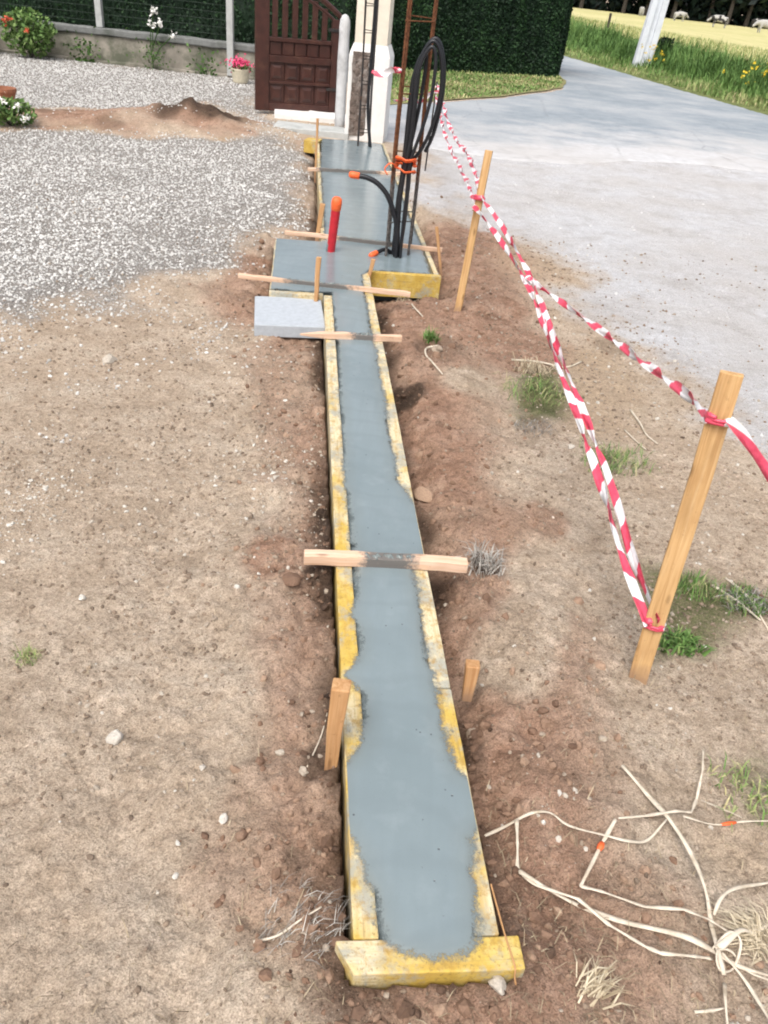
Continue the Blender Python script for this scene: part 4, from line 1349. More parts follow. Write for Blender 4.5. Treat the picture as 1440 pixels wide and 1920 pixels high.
h1a, h1b = np.array([-1.7, 17.95]), np.array([2.79, 20.8])
hedge(h1a, h1b - h1a, np.linalg.norm(h1b - h1a), (.16, 1), 2.4, 2.9, 90000, .055, 'hedge', 'tall dark green clipped hedge at the bend of the road')
hedge((-14.0, 15.35), (1, 0), 12.6, (0, 1), 1.2, 2.3, 60000, .05, 'hedge', 'long dark green hedge behind the wire mesh fence')

# ------------------------------------------------------------------ road, lawn, verge, field


def sheet(name, poly, z, mat, seg=.35, wob=.06, seed=1, zfun=None):
    """Flat sheet with a slightly ragged edge."""
    pts = []
    for i in range(len(poly)):
        a, b_ = np.array(poly[i]), np.array(poly[(i + 1) % len(poly)])
        m = max(1, int(np.linalg.norm(b_ - a) / seg)) if np.linalg.norm(b_ - a) < 60 else 1
        for k in range(m): pts.append(a + (b_ - a) * k / m)
    pts = np.array(pts)
    pts = pts + wob * np.stack([fbm(pts[:, 0], pts[:, 1], 1.7, 4, seed), fbm(pts[:, 0], pts[:, 1], 1.7, 4, seed + 7)], 1)
    bm = bmesh.new()
    vs_ = [bm.verts.new((p[0], p[1], z)) for p in pts]
    f = bm.faces.new(vs_)
    bmesh.ops.triangulate(bm, faces=[f])
    bm.normal_update()
    if sum(f.normal.z for f in bm.faces) < 0: bmesh.ops.reverse_faces(bm, faces=bm.faces[:])
    me = bpy.data.meshes.new(name); bm.to_mesh(me); bm.free()
    o = bpy.data.objects.new(name, me); COL.objects.link(o); me.materials.append(mat)
    return tag(o, kind='structure')


def mat_road():
    b = NB('old_asphalt'); p = b.pos()
    big = b.noise(p, .55, 5, .6); mid = b.noise(p, 3.5, 6, .65); fine = b.noise(p, 45, 4, .7)
    c = b.ramp(mid, (0.3, (.20, .235, .265)), (0.7, (.29, .325, .355)))
    df = b.math('ADD', b.attr('dust'), b.math('MULTIPLY', b.math('SUBTRACT', b.noise(p, 1.6, 6, .65), 0.5), 1.3))
    dus = b.mix(b.ramp(big, (.38, 0.0), (.62, .75)), b.ramp(b.noise(p, 9, 6, .65), (0.25, (.39, .385, .39)), (0.5, (.47, .47, .48)), (0.75, (.54, .545, .555))), (.44, .425, .415))
    dus = b.mix(b.ramp(b.noise(p, 2.6, 6, .7, .4), (.50, 0.0), (.66, .55)), dus, (.36, .345, .335))
    c = b.mix(b.ramp(big, (0.42, 0.0), (0.62, 0.75)), c, (.40, .415, .43))
    c = b.mix(b.ramp(fine, (0.35, 0.35), (0.6, 0.0)), c, (.16, .17, .18))
    cr = b.voro(b.scale(p, (.5, .5, 1)), 1.0, 'Distance', 'DISTANCE_TO_EDGE')
    c = b.mix(b.ramp(df, (.25, 0.0), (.75, 1.0)), c, dus)
    c = b.mix(b.math('MULTIPLY', b.ramp(cr, (0.0, 0.35), (0.012, 0.0)), b.ramp(mid, (.45, 0.0), (.6, 1.0))), c, (.10, .10, .105))
    return b.done(c, .85, b.bump(fine, .5, .006), .25)


M['road'] = mat_road()
M['lawn'] = mat_plain('lawn_earth', (.185, .185, .085), .95, .4, 6, .8, .02, .1, 0, (.30, .255, .14), (.45, .65))
M['verge'] = mat_plain('verge_earth', (.13, .15, .06), .95, .4, 5, .8, .02, .1)


def mat_field():
    b = NB('ripening_field'); p = b.pos()
    rows = b.noise(b.scale(p, (.35, .06, 1)), 3.0, 6, .7); big = b.noise(p, .06, 4); fine = b.noise(b.scale(p, (6, 1.2, 1)), 1.0, 5, .7)
    c = b.ramp(big, (.35, (.46, .43, .20)), (.65, (.56, .50, .27)))
    c = b.mix(b.ramp(rows, (.4, .5), (.62, 0.0)), c, (.37, .37, .16))
    c = b.mix(b.ramp(fine, (.5, 0.0), (.72, .5)), c, (.60, .52, .30))
    return b.done(c, .95, b.bump(fine, .7, .1), .1)


M['field'] = mat_field()
RE0, RE1 = gp(1440, 216)[:2], gp(1066, 107)[:2]            # right edge of the road
rd = unit(RE1 - RE0); rn = np.array([rd[1], -rd[0]])        # rn points away from the road
RP = lambda s, o: RE0 + rd * s + rn * o
LOW = PG((690, 262), (800, 272), (860, 285), (950, 298), (1060, 304), (1180, 300), (1300, 304), (1440, 322)) + [RP(-9, -4.4), RP(-16, -5)]
road_poly = [RP(-16, 0), RP(0, 0), RP(11.2, 0), RP(26, .5), RP(60, 3), RP(60, -3.2), RP(26, -3.2), RP(13, -2.4)] + PG((1062, 150), (1058, 168), (940, 184), (820, 192), (690, 197)) + LOW
rxs = np.concatenate([np.arange(-1.2, 14, .07)]); rys = np.concatenate([np.arange(9, 20, .08), np.arange(20, 76, .35)])
RX, RY = np.meshgrid(rxs, rys); rx_, ry_ = RX.ravel(), RY.ravel()
rsd = poly_sd(rx_, ry_, road_poly) + .10 * fbm(rx_, ry_, 1.6, 4, 3) + .04 * fbm(rx_, ry_, 9, 3, 4)
dl = np.full(rx_.shape, 1e9)
for a, b_ in zip(LOW[:-1], LOW[1:]):
    a, b_ = np.array(a), np.array(b_); e = b_ - a
    tt = np.clip(((rx_ - a[0]) * e[0] + (ry_ - a[1]) * e[1]) / (e @ e), 0, 1)
    dl = np.minimum(dl, np.hypot(rx_ - a[0] - tt * e[0], ry_ - a[1] - tt * e[1]))
rz_ = np.clip(rsd * .2, -.03, .006) - .002
nu = len(rxs); ii = (np.arange(len(rys) - 1)[:, None] * nu + np.arange(nu - 1)[None, :]).ravel()
Q = np.stack([ii, ii + 1, ii + nu + 1, ii + nu], 1); Q = Q[(rsd[Q] > -.25).all(1)]
used = np.unique(Q); remap = np.full(len(rx_), -1); remap[used] = np.arange(len(used)); Q = remap[Q]
tag(mk('road', (np.column_stack([rx_, ry_, rz_])[used], Q, {'dust': np.clip(1.12 - .62 * sstep(0, 1.3, dl[used]) - .5 * sstep(1.0, 4.5, dl[used]) + .15 * sstep(1.5, 5, rx_[used]), 0, 1.2)}), M['road'], smooth=True), kind='structure')
sheet('lawn', PG((700, 200), (820, 190), (940, 182), (1052, 166), (1062, 152), (1046, 140)) + [(2.8, 22.5), (-1.9, 18.2)] + PG((690, 150)), 0.009, M['lawn'], .25, .06, 5)
fo = 4.2
sheet('field', [RP(-40, fo), RP(120, fo)] + [(60, 175), (140, 150), (160, 20), (60, -20)], 0.05, M['field'], 5, .0, 6)
# verge: a low bank
vs_s = np.arange(-16, 62, .4); vs_o = np.array([-.05, .25, .6, 1.1, 1.7, 2.4, 3.2, 3.9, 4.4])
vprof = np.array([-.01, .04, .12, .22, .30, .30, .24, .14, .02])
SS, OO = np.meshgrid(vs_s, vs_o)
Pv = RE0 + SS.ravel()[:, None] * rd + (OO.ravel() + .12 * fbm(SS.ravel(), OO.ravel() * .1, .6, 3, 2) * (OO.ravel() < 1))[:, None] * rn
zv = np.repeat(vprof, len(vs_s)) + .03 * fbm(SS.ravel(), OO.ravel(), 1.5, 3, 5) * (OO.ravel() > .1)
k = (np.arange(len(vs_o) - 1)[:, None] * len(vs_s) + np.arange(len(vs_s) - 1)[None, :]).ravel()
o = mk('verge', (np.column_stack([Pv, zv]), np.stack([k, k + len(vs_s), k + len(vs_s) + 1, k + 1], 1)), M['verge'], smooth=True)
tag(o, kind='structure')
n = 70000
s_ = -10 + 60 * rng.random(n) ** 1.3; o_ = .1 + 4.2 * rng.random(n)
Pn = RE0 + s_[:, None] * rd + o_[:, None] * rn
zz = np.interp(o_, vs_o, vprof)
dry = sstep(1.0, .25, o_)
hh = (.16 + .34 * sstep(.3, 1.6, o_)) * (.6 + .8 * rng.random(n)) * (1 + .9 * fbm(s_, o_, .8, 3, 77))
hh = np.where(o_ > 3.0, hh * .8, hh)
tn = np.clip(.22 + .55 * dry + .45 * fbm(s_, o_, 1.2, 3, 78) + .15 * rng.normal(size=n), 0, 1)
o = mk('verge_grass', blades(Pn[:, 0], Pn[:, 1], zz - .01, hh, .012 + .018 * rng.random(n), .15 + .5 * rng.random(n), tn), M['grass'])
tag(o, 'tall green grass growing on the bank along the road', 'grass', kind='stuff')
n = 26000
lp = PG((700, 199), (820, 189), (940, 181), (1050, 165), (1060, 152), (1046, 141)) + [(2.7, 21.2), (-1.9, 18.2)] + PG((690, 150))
lx = -3 + 7 * rng.random(n); ly = 12.5 + 9 * rng.random(n)
m = poly_sd(lx, ly, lp) > .03
lx, ly = lx[m], ly[m]; n = len(lx)
o = mk('lawn_grass', blades(lx, ly, np.full(n, .005), .03 + .06 * rng.random(n), .012 + .012 * rng.random(n), .3 + .5 * rng.random(n), np.clip(.62 + .6 * fbm(lx, ly, 1.6, 3, 5) + .18 * rng.normal(size=n), 0, 1)), M['grass'])
tag(o, 'short patchy lawn grass in front of the clipped hedge', 'grass', kind='stuff')
n = 40000
s_ = -15 + 75 * rng.random(n) ** 1.2; o_ = 4.0 + 14 * rng.random(n) ** 1.5
Pn = RE0 + s_[:, None] * rd + o_[:, None] * rn
o = mk('field_crop', blades(Pn[:, 0], Pn[:, 1], np.full(n, .04), .12 + .15 * rng.random(n), .02 + .02 * rng.random(n), .2 + .4 * rng.random(n), np.clip(.85 + .12 * rng.normal(size=n), 0, 1)), M['grass'])
tag(o, 'ripening yellow crop at the edge of the field', 'crop', kind='stuff')
# yellow flowers on the bank
for i, (fx, fy, fs, fo2, lab) in enumerate([(1428, 135, .5, 26, 'clump of yellow wildflowers on the bank at the right edge of the view'), (1228, 98, .30, 16, 'small clump of yellow wildflowers at the foot of the utility pole')]):
    Yf = 20.5 if i == 0 else 24.8
    c = at(fx, fy, Yf)
    t = thing('wildflowers', (c[0], c[1], .2), lab, 'wildflowers', 'yellow wildflower clumps on the bank')
    P = c + rng.normal(size=(fo2, 3)) * np.array([fs * .5, fs * .35, fs * .28])
    for q in P:
        Q = q + rng.normal(size=(6, 3)) * .022
        mk('flower', leaf_quads(Q, .04 + .03 * rng.random(6), rng.random(6)), M['flower_y'], t)
    mk('stems', blades(P[:, 0], P[:, 1], np.full(len(P), .15), np.clip(P[:, 2] - .15, .05, 1), np.full(len(P), .015), .04 + .05 * rng.random(len(P)), np.full(len(P), .3)), M['grass'], t)

# utility pole with an open slot down its face
pb = at(1203, 112, 25.2); pt = at(1237, 4, 25.2); pb[2] -= .45
d_ = unit(pt - pb)
px_ = unit(np.cross((0, 1.0, .0), d_)); py_ = np.cross(d_, px_)
t = thing('utility_pole', (pb[0], pb[1], 0), 'pale concrete utility pole leaning slightly on the grassy bank', 'utility pole')
gs = []
Lp = 7.5
for sx in (-1, 1):
    V = []
    for z, w_ in ((0, .46), (Lp, .28)):
        x0, x1 = sx * w_ / 2, sx * w_ * .16
        for x_, y_ in ((min(x0, x1), -.13), (max(x0, x1), -.13), (max(x0, x1), .13), (min(x0, x1), .13)):
            V.append(pb + d_ * z + px_ * x_ + py_ * y_)
    gs.append((np.array(V), [(0, 1, 5, 4), (1, 2, 6, 5), (2, 3, 7, 6), (3, 0, 4, 7), (4, 5, 6, 7), (3, 2, 1, 0)]))
for i_ in (0, 1): mk('flange', gs[i_], M['pole'], t)
V = []
for z, w_ in ((0, .46), (Lp, .28)):
    for x_, y_ in ((-w_ * .159, -.05), (w_ * .159, -.05), (w_ * .159, .05), (-w_ * .159, .05)): V.append(pb + d_ * z + px_ * x_ + py_ * y_)
mk('web', (np.array(V), gs[0][1]), M['pole'], t)
# dark conifer sapling, field post
c = at(1243, 96, 26.5); c[2] = .1
P = c + np.stack([.10 * rng.normal(size=900), .10 * rng.normal(size=900), .72 * rng.random(900) ** .8], 1)
P[:, 0] += .05 * (P[:, 2] - .1)
t = thing('conifer_sapling', c, 'small dark conifer sapling on the bank right of the utility pole', 'sapling')
mk('crown', leaf_quads(P, .07 + .05 * rng.random(900), .3 * rng.random(900)), M['hedge'], t)
mk('trunk', tube(np.array([c - (0, 0, .1), c + (.01, 0, .3), c + (.03, 0, .65)]), [.02, .015, .006], 6), M['bark'], t)
c = gp(1137, 64)
tag(mk('fence_post', box(c + np.array([0, 0, .45]), (0, 0, 1), (1, 0, 0), (0, 1, 0), (1.0, .12, .12), .01, .01, 3), M['bark'], base=c), 'lone wooden fence post standing in the yellow field', 'fence post')


# ------------------------------------------------------------------ cows far across the field
def cow(loc, ang, s, lab, patch):
    me = bpy.data.meshes.new('cow')
    V = [(0, 0, 1.0), (.55, 0, 1.02), (-.55, 0, 1.05), (-.85, 0, 1.0), (.85, 0, 1.1), (1.15, 0, .95), (1.42, 0, .72), (1.58, 0, .58),
         (.62, .2, .62), (.64, .2, .30), (.62, .2, .02), (.62, -.2, .62), (.66, -.2, .30), (.66, -.2, .02),
         (-.70, .2, .66), (-.80, .2, .36), (-.74, .2, .02), (-.70, -.2, .66), (-.82, -.2, .36), (-.76, -.2, .02),
         (-1.0, 0, .85), (-1.02, 0, .45), (1.22, .17, 1.0), (1.22, -.17, 1.0)]
    E = [(0, 1), (0, 2), (2, 3), (1, 4), (4, 5), (5, 6), (6, 7), (1, 8), (8, 9), (9, 10), (1, 11), (11, 12), (12, 13), (2, 14), (14, 15), (15, 16), (2, 17), (17, 18), (18, 19), (3, 20), (20, 21), (5, 22), (5, 23)]
    Rr = [.40, .36, .37, .25, .26, .17, .14, .11, .13, .075, .07, .13, .075, .07, .17, .085, .07, .17, .085, .07, .04, .03, .05, .05]
    me.from_pydata(V, E, [])
    o = bpy.data.objects.new('cow', me); COL.objects.link(o)
    md = o.modifiers.new('skin', 'SKIN')
    for i, r_ in enumerate(Rr): me.skin_vertices[0].data[i].radius = (r_, r_)
    me.skin_vertices[0].data[0].use_root = True
    o.modifiers.new('sub', 'SUBSURF').levels = 1
    b = NB('cow_hide')
    ns = b.noise(b.objco(), 1.5, 2, .5)
    c = b.ramp(ns, (patch - .02, (.02, .018, .017)), (patch + .02, (.38, .37, .35)))
    me.materials.append(b.done(c, .8))
    o.location = loc; o.rotation_euler = (0, 0, ang); o.scale = (s, s, s)
    return tag(o, lab, 'cow', 'cows grazing along the far wood')


for (cx, cy, ang, s, lab, pt_) in [
    (1201, 30, 1.5, .95, 'pale cow seen end on left of the utility pole below the far wood', .30),
    (1272, 40, 0.2, .9, 'white cow just right of the utility pole below the far wood', .36),
    (1346, 52, 3.0, 1.0, 'white backed cow midway between pole and right edge below the far wood', .42),
    (1416, 54, 0.4, 1.0, 'mostly black cow standing behind the whitest cow', .58),
    (1431, 63, 3.3, 1.05, 'whitest cow, standing at the right edge of the view', .28)]:
    p = gp(cx, cy, .06)
    cow((p[0], p[1], .05), ang, s * .82, lab, pt_)

# ------------------------------------------------------------------ far wood
gs, tr = [], []
for k in range(70):
    xk = -30 + 170 * (k + rng.random()) / 70
    yk = 128 + 8 * rng.random() - .12 * (xk - 20) * (xk > 20)
    Hk = 12 + 6 * rng.random()
    m = 900
    P = rng.normal(size=(m, 3)); P /= np.linalg.norm(P, axis=1)[:, None]
    P *= (rng.random(m) ** .33)[:, None] * np.array([3.4, 3.0, Hk * .46])
    P[:, 2] += Hk * .58
    P[:, :2] *= (1 + .35 * fbm(P[:, 2], P[:, 0], .5, 2, k))[:, None]
    gs.append(leaf_quads(P + np.array([xk, yk, 0]), .7 + .8 * rng.random(m), np.clip(.4 + .3 * rng.normal(size=m) + .25 * fbm(P[:, 0], P[:, 2], .5, 2, k), 0, 1)))
    v, f, _ = tube(np.array([(xk, yk, -.2), (xk + .1, yk, 2.5), (xk, yk + .2, Hk * .7)]), [.32, .24, .1], 7)
    tr.append((v, f))
# undergrowth that closes the wood below the crowns
m = 16000
P = np.stack([-30 + 170 * rng.random(m), 133 + 5 * rng.random(m), 4.5 * rng.random(m) ** 1.2], 1)
P[:, 1] -= np.where(P[:, 0] > 20, .12 * (P[:, 0] - 20), 0)
gs.append(leaf_quads(P, .8 + .8 * rng.random(m), np.clip(.25 + .2 * rng.normal(size=m), 0, 1)))
wd = mk('woodland', cat(*gs), M['wood'])
tag(wd, 'dark wood closing off the far side of the yellow field', 'woodland', kind='stuff')
mk('trunks', join(*tr), M['bark'], wd, label=None)

# ------------------------------------------------------------------ garden plants and pot


def bush(c, rx, rz, n, size, name, lab, cat_, flowers=None, group=None, tint=(.5, .25), mat='foliage'):
    c = np.asarray(c, float)
    t = thing(name, c, lab, cat_, group)
    P = rng.normal(size=(n, 3)); P /= np.linalg.norm(P, axis=1)[:, None]
    P *= (rng.random(n) ** .4)[:, None] * np.array([rx, rx * .8, rz])
    keep = fbm(P[:, 0] * 3 / rx, P[:, 2] * 3 / rx, 1.0, 3, n) > -.28
    P = P[keep]
    P = P + c + np.array([0, 0, rz * 1.05])
    mk('leaves', leaf_quads(P, size * (.6 + .8 * rng.random(len(P))), np.clip(tint[0] + tint[1] * rng.normal(size=len(P)), 0, 1)), M[mat], t)
    st = []
    for k in range(7):
        a = 2 * math.pi * k / 7
        st.append(tube(smooth_path([c, c + (rx * .3 * math.cos(a), rx * .3 * math.sin(a), rz * .7), c + (rx * .7 * math.cos(a), rx * .6 * math.sin(a), rz * 1.5)], 4), .008, 5))
    mk('stems', join(*[(s[0], s[1]) for s in st]), M['bark'], t)
    for fx, fy, fz, fs, fm in (flowers or []):
        fc = c + (fx, fy, fz)
        Q = fc + rng.normal(size=(24, 3)) * fs * .4
        mk('flower', leaf_quads(Q, np.full(24, fs * .7), rng.random(24)), M[fm], t)
    return t


bush((-6.25, 14.0, 0), .42, .33, 1500, .075, 'rose_bush', 'bushy green rose with red blooms against the left end of the low wall', 'rose bush', [(-.16, -.35, .52, .10, 'flower_r'), (.12, -.34, .40, .05, 'flower_r')], None, (.62, .25))
bush((-7.1, 14.0, 0), .35, .30, 700, .07, 'shrub', 'green and rusty shrub left of the rose, mostly outside the view', 'shrub', [(.2, -.3, .5, .08, 'flower_r')], None, (.4, .3))
t = thing('white_rose', (-4.42, 14.28, 0), 'tall thin rose with four white blooms above the low wall', 'rose')
stm = [smooth_path([(-4.42, 14.28, 0), (-4.44, 14.26, .4), tuple(at(288, 22, 14.2))], 5), smooth_path([(-4.42, 14.28, .2), tuple(at(287, 44, 14.2))], 5) if False else np.array([(-4.42, 14.28, .25), at(286, 44, 14.2)]),
       np.array([(-4.42, 14.28, .3), at(300, 46, 14.2)]), np.array([(-4.42, 14.28, .1), (-4.3, 14.24, .3), at(323, 68, 14.2)])]
mk('stems', join(*[(lambda g: (g[0], g[1]))(tube(s, .008, 5)) for s in stm]), M['foliage'], t)
for a, b_ in ((288, 21), (285, 44), (300, 45), (323, 68)):
    fc = at(a, b_, 14.18)
    Q = fc + rng.normal(size=(26, 3)) * .028
    mk('flower', leaf_quads(Q, np.full(26, .055), rng.random(26)), M['flower_w'], t)
Q = np.array([-4.42, 14.28, .15]) + rng.normal(size=(160, 3)) * np.array([.14, .06, .17])
mk('leaves', leaf_quads(Q, np.full(160, .05), rng.random(160) * .6), M['foliage'], t)
for (cx, cy, n_, lab) in ((160, 98, 150, 'ivy sprig climbing the low wall below the left fence post'), (385, 125, 90, 'small mossy plant at the foot of the wall near the flower pot')):
    c = at(cx, cy, 14.30)
    Q = c + rng.normal(size=(n_, 3)) * np.array([.13, .03, .12]); Q[:, 2] = np.clip(Q[:, 2], .02, 1)
    tag(mk('climbing_plant', leaf_quads(Q, .05 + .03 * rng.random(n_), .5 * rng.random(n_)), M['foliage'], base=(c[0], c[1], 0)), lab, 'climbing plant')
c = gp(451, 156)
t = thing('flower_pot', c, 'cream flower pot of pink flowers at the foot of the fence post by the gate', 'flower pot')
mk('pot', lathe(c, [(.10, 0), (.115, .02), (.135, .13), (.142, .17), (.147, .175), (.147, .20), (.13, .20), (.12, .17)], 20), M['pot'], t, smooth=False)
Q = c + np.array([0, 0, .27]) + rng.normal(size=(220, 3)) * np.array([.085, .07, .045])
mk('flowers', leaf_quads(Q, np.full(220, .05), rng.random(220)), M['flower_p'], t)
Q = c + np.array([0, 0, .22]) + rng.normal(size=(120, 3)) * np.array([.09, .08, .03])
mk('leaves', leaf_quads(Q, np.full(120, .05), rng.random(120) * .5), M['foliage'], t)
c = gp(22, 238)
bush(c, .26, .13, 700, .055, 'garden_plant', 'low green plant with pale leaves at the left edge by the soil heap', 'plant', [(.15, -.12, .22, .05, 'flower_w'), (.2, -.1, .12, .05, 'flower_w'), (.02, -.15, .26, .05, 'flower_w')], None, (.6, .3))
c = gp(8, 196) 
g = lathe(c, [(.10, 0), (.13, .10), (.15, .14), (.15, .17), (.13, .17), (.11, .03)], 16)
tag(mk('terracotta_pot', g, M['terracotta'], base=c), 'terracotta pot half hidden by the plant at the left edge', 'flower pot')

# ------------------------------------------------------------------ weeds, stems and single stones


def tuft(px, py, n, h_, sp, lab, mat='grass', tint=(.35, .2), name='grass_tuft', cat_='grass tuft', w_=.004, lean=(.25, .55), az=None):
    c = gp(px, py); c[2] = height(c[0], c[1])
    x_ = c[0] + np.clip(rng.normal(size=n), -1.7, 1.7) * sp; y_ = c[1] + np.clip(rng.normal(size=n), -1.7, 1.7) * sp * .8
    g = blades(x_, y_, height(x_, y_) - .004, h_ * (.5 + .9 * rng.random(n)), w_ * (.6 + .8 * rng.random(n)), lean[0] + lean[1] * rng.random(n), np.clip(tint[0] + tint[1] * rng.normal(size=n), 0, 1), .8, None if az is None else az + .55 * rng.normal(size=n))
    return tag(mk(name, g, M[mat], base=c), lab, cat_, None)


tuft(1005, 735, 230, .085, .095, 'wide faded green grass tuft beside the double tape, nearest the far stake', tint=(.68, .28), lean=(.45, .5), w_=.003)
tuft(1150, 868, 240, .085, .075, 'bright green grass tuft just right of the double tape', tint=(.52, .3), lean=(.4, .55), w_=.003)
tuft(1275, 1212, 190, .055, .034, 'dark leafy weed at the foot of the near stake', tint=(.30, .25), w_=.007)
tuft(1305, 1108, 190, .065, .045, 'low green grass tuft behind the near stake', tint=(.50, .3), w_=.003)
tuft(1400, 1135, 240, .055, .05, 'dark straggly tuft at the right edge by the dry roots', tint=(.3, .3))
tuft(50, 1238, 90, .045, .018, 'small lone grass tuft on the bare earth at the left edge', tint=(.75, .2), w_=.0025)
tuft(806, 640, 60, .085, .020, 'small bright green weed by the curled pale stem right of the slab', tint=(.35, .15), w_=.006)
tuft(1425, 1500, 150, .06, .06, 'sparse yellowing grass tuft at the right edge above the dried stems', tint=(.75, .2), lean=(.4, .5))
tuft(905, 1075, 170, .085, .035, 'grey dead weed right of the nearest batten', mat='greyweed', tint=(.6, .25), name='dead_weed', cat_='weed', w_=.0035)
tuft(565, 1765, 120, .05, .05, 'tangle of grey dead grass left of the near end board', mat='greyweed', tint=(.5, .3), name='dead_grass', cat_='dead grass', w_=.0013, lean=(.8, .19), az=.6)
tuft(1100, 1885, 70, .06, .02, 'yellow straw tuft at the bottom edge below the dried stems', mat='straw', tint=(.7, .2), name='straw_tuft', cat_='straw tuft', w_=.003, lean=(.7, .28), az=.75)
tuft(1000, 690, 130, .10, .05, 'flattened yellow grass lying under the double tape', mat='straw', tint=(.6, .25), name='dead_grass', cat_='dead grass', w_=.004, lean=(.75, .22))

tuft(760, 560, 40, .06, .03, 'wisp of dry grass beside the bright yellow front board', mat='straw', name='dead_grass', cat_='dead grass', w_=.003, lean=(.6, .35))
tuft(1400, 1135, 150, .06, .04, 'tangle of grey dry roots on the soil at the right edge', mat='greyweed', tint=(.30, .25), name='root_tangle', cat_='roots', w_=.003, lean=(.7, .28))
tuft(1000, 800, 110, .05, .05, 'dark withered weed just below the wide faded grass tuft', mat='greyweed', tint=(.18, .2), name='dead_weed', cat_='weed', w_=.003, lean=(.6, .35))
x, y = sample(26000, (.5, 4), (1.5, 4.4), lambda x, y: np.where(outside(x, y, .3), sstep(-.2, .35, fbm(x, y, 1.9, 3, 96)) * .6 * (1 - .6 * zone_weights(x, y)['yard']), 0), 1.1)
r = .0016 + .0065 * rng.random(len(x)) ** 3
tag(mk('wood_chips', stones(x, y, r, np.clip(.55 + .25 * rng.normal(size=len(x)), 0, 1), .5, .35), M['chips']), 'pinkish chips and crumbs scattered around the near stake', 'chips', kind='stuff')
tuft(1425, 1775, 130, .09, .022, 'bundle of pale straw at the right edge beside the stem tangle', mat='straw', tint=(.85, .15), name='straw_tuft', cat_='straw tuft', w_=.003, lean=(.75, .23), az=2.6)
CR = lambda x_, y_: (x_ / 2.182 + 880, y_ / 2.182 + 1040)
SG = 'pale dried stems lying in the right foreground'
stems = [
    ([(60, 1165), (150, 1115), (240, 1088), (320, 1088), (400, 1135), (540, 1200), (640, 1220), (720, 1190), (790, 1120)], .0035, .012, 'wavy dried stem starting at the right board of the strip'),
    ([(185, 1105), (188, 1210), (190, 1310), (260, 1370), (430, 1445), (560, 1540), (700, 1645), (760, 1675), (900, 1685), (990, 1665)], .0042, .014, 'dried stem bent sharply near the board and sagging to the lowest loop'),
    ([(195, 1325), (400, 1430), (600, 1520), (850, 1595), (980, 1640), (1100, 1690), (1300, 1745)], .0062, .012, 'thick flattened pale stem running diagonally to the tangle'),
    ([(610, 900), (720, 1010), (800, 1110), (890, 1250), (950, 1400), (980, 1530), (1000, 1640), (1030, 1740)], .0058, .018, 'long curved stem coming down from the top of the pile to the tangle'),
    ([(580, 1130), (530, 1215), (440, 1395), (520, 1425), (700, 1475), (850, 1500), (960, 1530), (1050, 1570)], .0048, .020, 'stem folded into a sharp V with an orange mark on it'),
    ([(580, 1130), (700, 1112), (830, 1085), (900, 1070), (930, 1000), (945, 900), (950, 810)], .0036, .016, 'stem with an upturned end pointing away at the back of the pile'),
    ([(985, 1500), (1010, 1440), (1080, 1385), (1222, 1345), (1320, 1330)], .0038, .022, 'thin stem curving off to the right edge above the tangle'),
    ([(1000, 1640), (1080, 1578), (1160, 1550), (1240, 1512), (1330, 1480)], .0062, .022, 'thick pale stem leaving the tangle toward the right edge'),
    ([(860, 1100), (1000, 1110), (1120, 1096), (1260, 1105)], .0030, .008, 'faint brown stem lying level with an orange scrap on it'),
    ([(1020, 1650), (1120, 1740), (1190, 1850), (1230, 1960)], .0040, .014, 'stem running from the tangle down to the bottom right corner'),
    ([(910, 1888), (980, 1878), (1045, 1864)], .0032, .006, 'short loose stem at the bottom edge left of the tangle'),
    ([(950, 1000), (1060, 1060), (1110, 1085)], .0024, .006, 'short thin twig under the upturned stem'),
    ([(975, 1640), (1040, 1585), (1090, 1620), (1075, 1700), (1010, 1720), (990, 1660), (1060, 1640), (1130, 1700), (1222, 1770)], .0028, .028, 'thin curled strand knotted in the middle of the tangle'),
    ([(1040, 1760), (1035, 1850), (1050, 1960)], .0034, .010, 'stem hanging from the tangle to the bottom edge'),
]
for i, (pp, r_, lift, lab) in enumerate(stems):
    pts = []
    for k, (a, b_) in enumerate(pp):
        c = gp(*CR(a, b_), .01)
        pts.append(np.array([c[0], c[1], height(c[0], c[1]) + .011 + lift * (.5 + .5 * math.sin(k * 1.7 + i))]))
    P = smooth_path(pts, 4) if i not in (1, 4, 5) else smooth_path([q_ for a_, b2_ in zip(pts[:-1], pts[1:]) for q_ in (a_ * .93 + b2_ * .07, a_ * .5 + b2_ * .5, a_ * .07 + b2_ * .93)], 3)
    rr = .92 * r_ * (1 + .22 * np.sin(np.arange(len(P)) * .9 + i) + .2 * np.sin(np.arange(len(P)) * .31 + 2 * i)) * np.where(np.arange(len(P)) > len(P) - 5, .75, 1)
    t = thing('dried_stem', pts[0], lab, 'dried stem', SG)
    mk('stalk', tube(P, rr, 7, flat=.85 if i == 12 else .45), M["stem"], t, smooth=True)
    if i in (4, 8):
        a = P[int(len(P) * (.14 if i == 4 else .42))]; b2 = P[int(len(P) * (.14 if i == 4 else .42)) + 2]
        mk('orange_scrap', tube(np.array([a, (a + b2) / 2, b2]), [r_ * 1.2, r_ * 1.7, r_ * 1.1], 7, flat=.7), M['orange'], t, smooth=True)
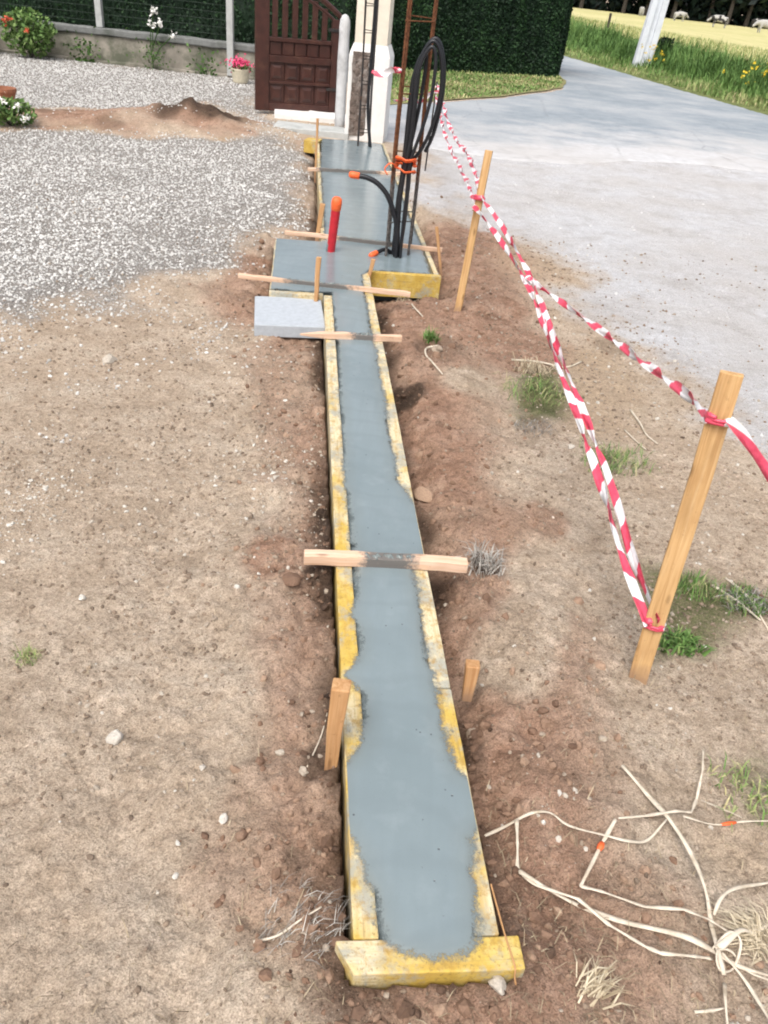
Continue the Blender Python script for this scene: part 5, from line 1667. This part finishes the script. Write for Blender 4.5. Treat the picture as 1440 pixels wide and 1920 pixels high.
for i, (pp, r_, lab) in enumerate([
    ([(767, 560), (775, 580), (792, 600)], .006, 'short pale stem by the bright yellow front board'),
    ([(822, 648), (800, 652), (798, 672), (810, 692), (828, 712)], .006, 'curled pale stem hooked beside the small green weed'),
    ([(1182, 768), (1200, 795), (1212, 815), (1232, 835)], .005, 'bent pale stick on the earth left of the near stake top'),
    ([(1172, 802), (1195, 830), (1212, 842)], .0035, 'thin brown twig next to the bent pale stick'),
    ([(960, 668), (1010, 676), (1060, 686), (1090, 678)], .006, 'brown stalk lying across under the double tape'),
    ([(475, 1785), (520, 1775), (560, 1755), (600, 1735)], .003, 'grey twig left of the near end board'),
    ([(575, 1455), (600, 1400), (612, 1360)], .002, 'fine pale root beside the near left peg'),
    ([(1335, 1098), (1380, 1130), (1425, 1165)], .005, 'dry root sticking out of the soil at the right edge'),
    ([(1360, 1085), (1400, 1120), (1445, 1190)], .004, 'second thinner dry root at the right edge'),
]):
    pts = []
    for k, (a, b_) in enumerate(pp):
        c = gp(a, b_, .01); pts.append(np.array([c[0], c[1], height(c[0], c[1]) + r_ + .006 * (k % 2)]))
    P = smooth_path(pts, 5)
    tag(mk('twig', tube(P, np.linspace(r_, r_ * .6, len(P)), 6), M['stem'], base=pts[0], smooth=True), lab, 'twig')


def stone(px, py, r_, lab, tint, mat='grit', fl=.7):
    c = gp(px, py); c[2] = height(c[0], c[1])
    bm = bmesh.new(); bmesh.ops.create_icosphere(bm, subdivisions=3, radius=1)
    V = np.array([v.co for v in bm.verts]); bm.verts.index_update()
    F = [tuple(v.index for v in f.verts) for f in bm.faces]; bm.free()
    sd_ = int(px)
    f = 1 + .55 * fbm(V[:, 0] + V[:, 2], V[:, 1] - V[:, 2], .9, 3, sd_) + .12 * fbm(V[:, 0] * 3, V[:, 1] * 3 + V[:, 2], 2.4, 2, sd_)
    V = V * f[:, None]
    for k in range(5):                              # a few broken facets
        nn = unit(rng.normal(size=3)); dd = V @ nn; lim = .72
        V = V - np.clip(dd - lim, 0, None)[:, None] * nn
    V = V * np.array([1, .8, fl]) * r_
    a = rng.random() * 6.28
    V = np.stack([V[:, 0] * math.cos(a) - V[:, 1] * math.sin(a), V[:, 0] * math.sin(a) + V[:, 1] * math.cos(a), V[:, 2]], 1)
    return tag(mk('stone', (V + c + np.array([0, 0, r_ * fl * .45]), F, {'tint': np.full(len(V), tint)}), M[mat], base=c, smooth=False), lab, 'stone', 'single stones on the bare earth')


for a in [(215, 1388, .022, 'whitish stone alone on the bare earth at the left', .92), (525, 1432, .013, 'round grey stone left of the orange peg', .8), (421, 1556, .012, 'small white stone midway down the left foreground', .95),
          (330, 1652, .008, 'tiny pale stone low in the left foreground', 1.0), (545, 1122, .034, 'reddish brown clod below the left end of the nearest batten', .42, 'clod'), (884, 1372, .017, 'rounded brown stone below the short leaning peg', .55),
          (1125, 1402, .013, 'grey stone in the right foreground above the long curved stem', .72), (795, 915, .042, 'big pinkish clod against the right board', .95, 'clod'), (922, 1884, .018, 'grey white stone at the bottom edge below the near end board', .85),
          (690, 1880, .024, 'grey clod at the bottom edge left of the hanging string', .7), (404, 1182, .012, 'flat brownish pebble on the left earth level with the nearest batten', .6), (465, 985, .022, 'flat tan stone left of the nearest batten', .55),
          (205, 676, .035, 'pale stone at the edge of the gravel', .85), (155, 1130, .013, 'white angular pebble at far left', .95), (445, 1132, .010, 'white pebble left of the reddish clod', .98), (568, 1468, .013, 'pale stone in the trench near the orange peg', .75),
          (820, 665, .03, 'grey lump beside the curled stem', .6), (845, 665, .028, 'brown lump right of the curled stem', .45, 'clod'), (1070, 838, .017, 'pale pebble left of the bent stick', .9), (1385, 800, .017, 'white pebble beside the near stake top', .95)]:
    stone(a[0], a[1], a[2], a[3], a[4], *(a[5:6]))
for k, (a, b_) in enumerate([(765, 745), (790, 770), (750, 770)]):
    pass
print('built')
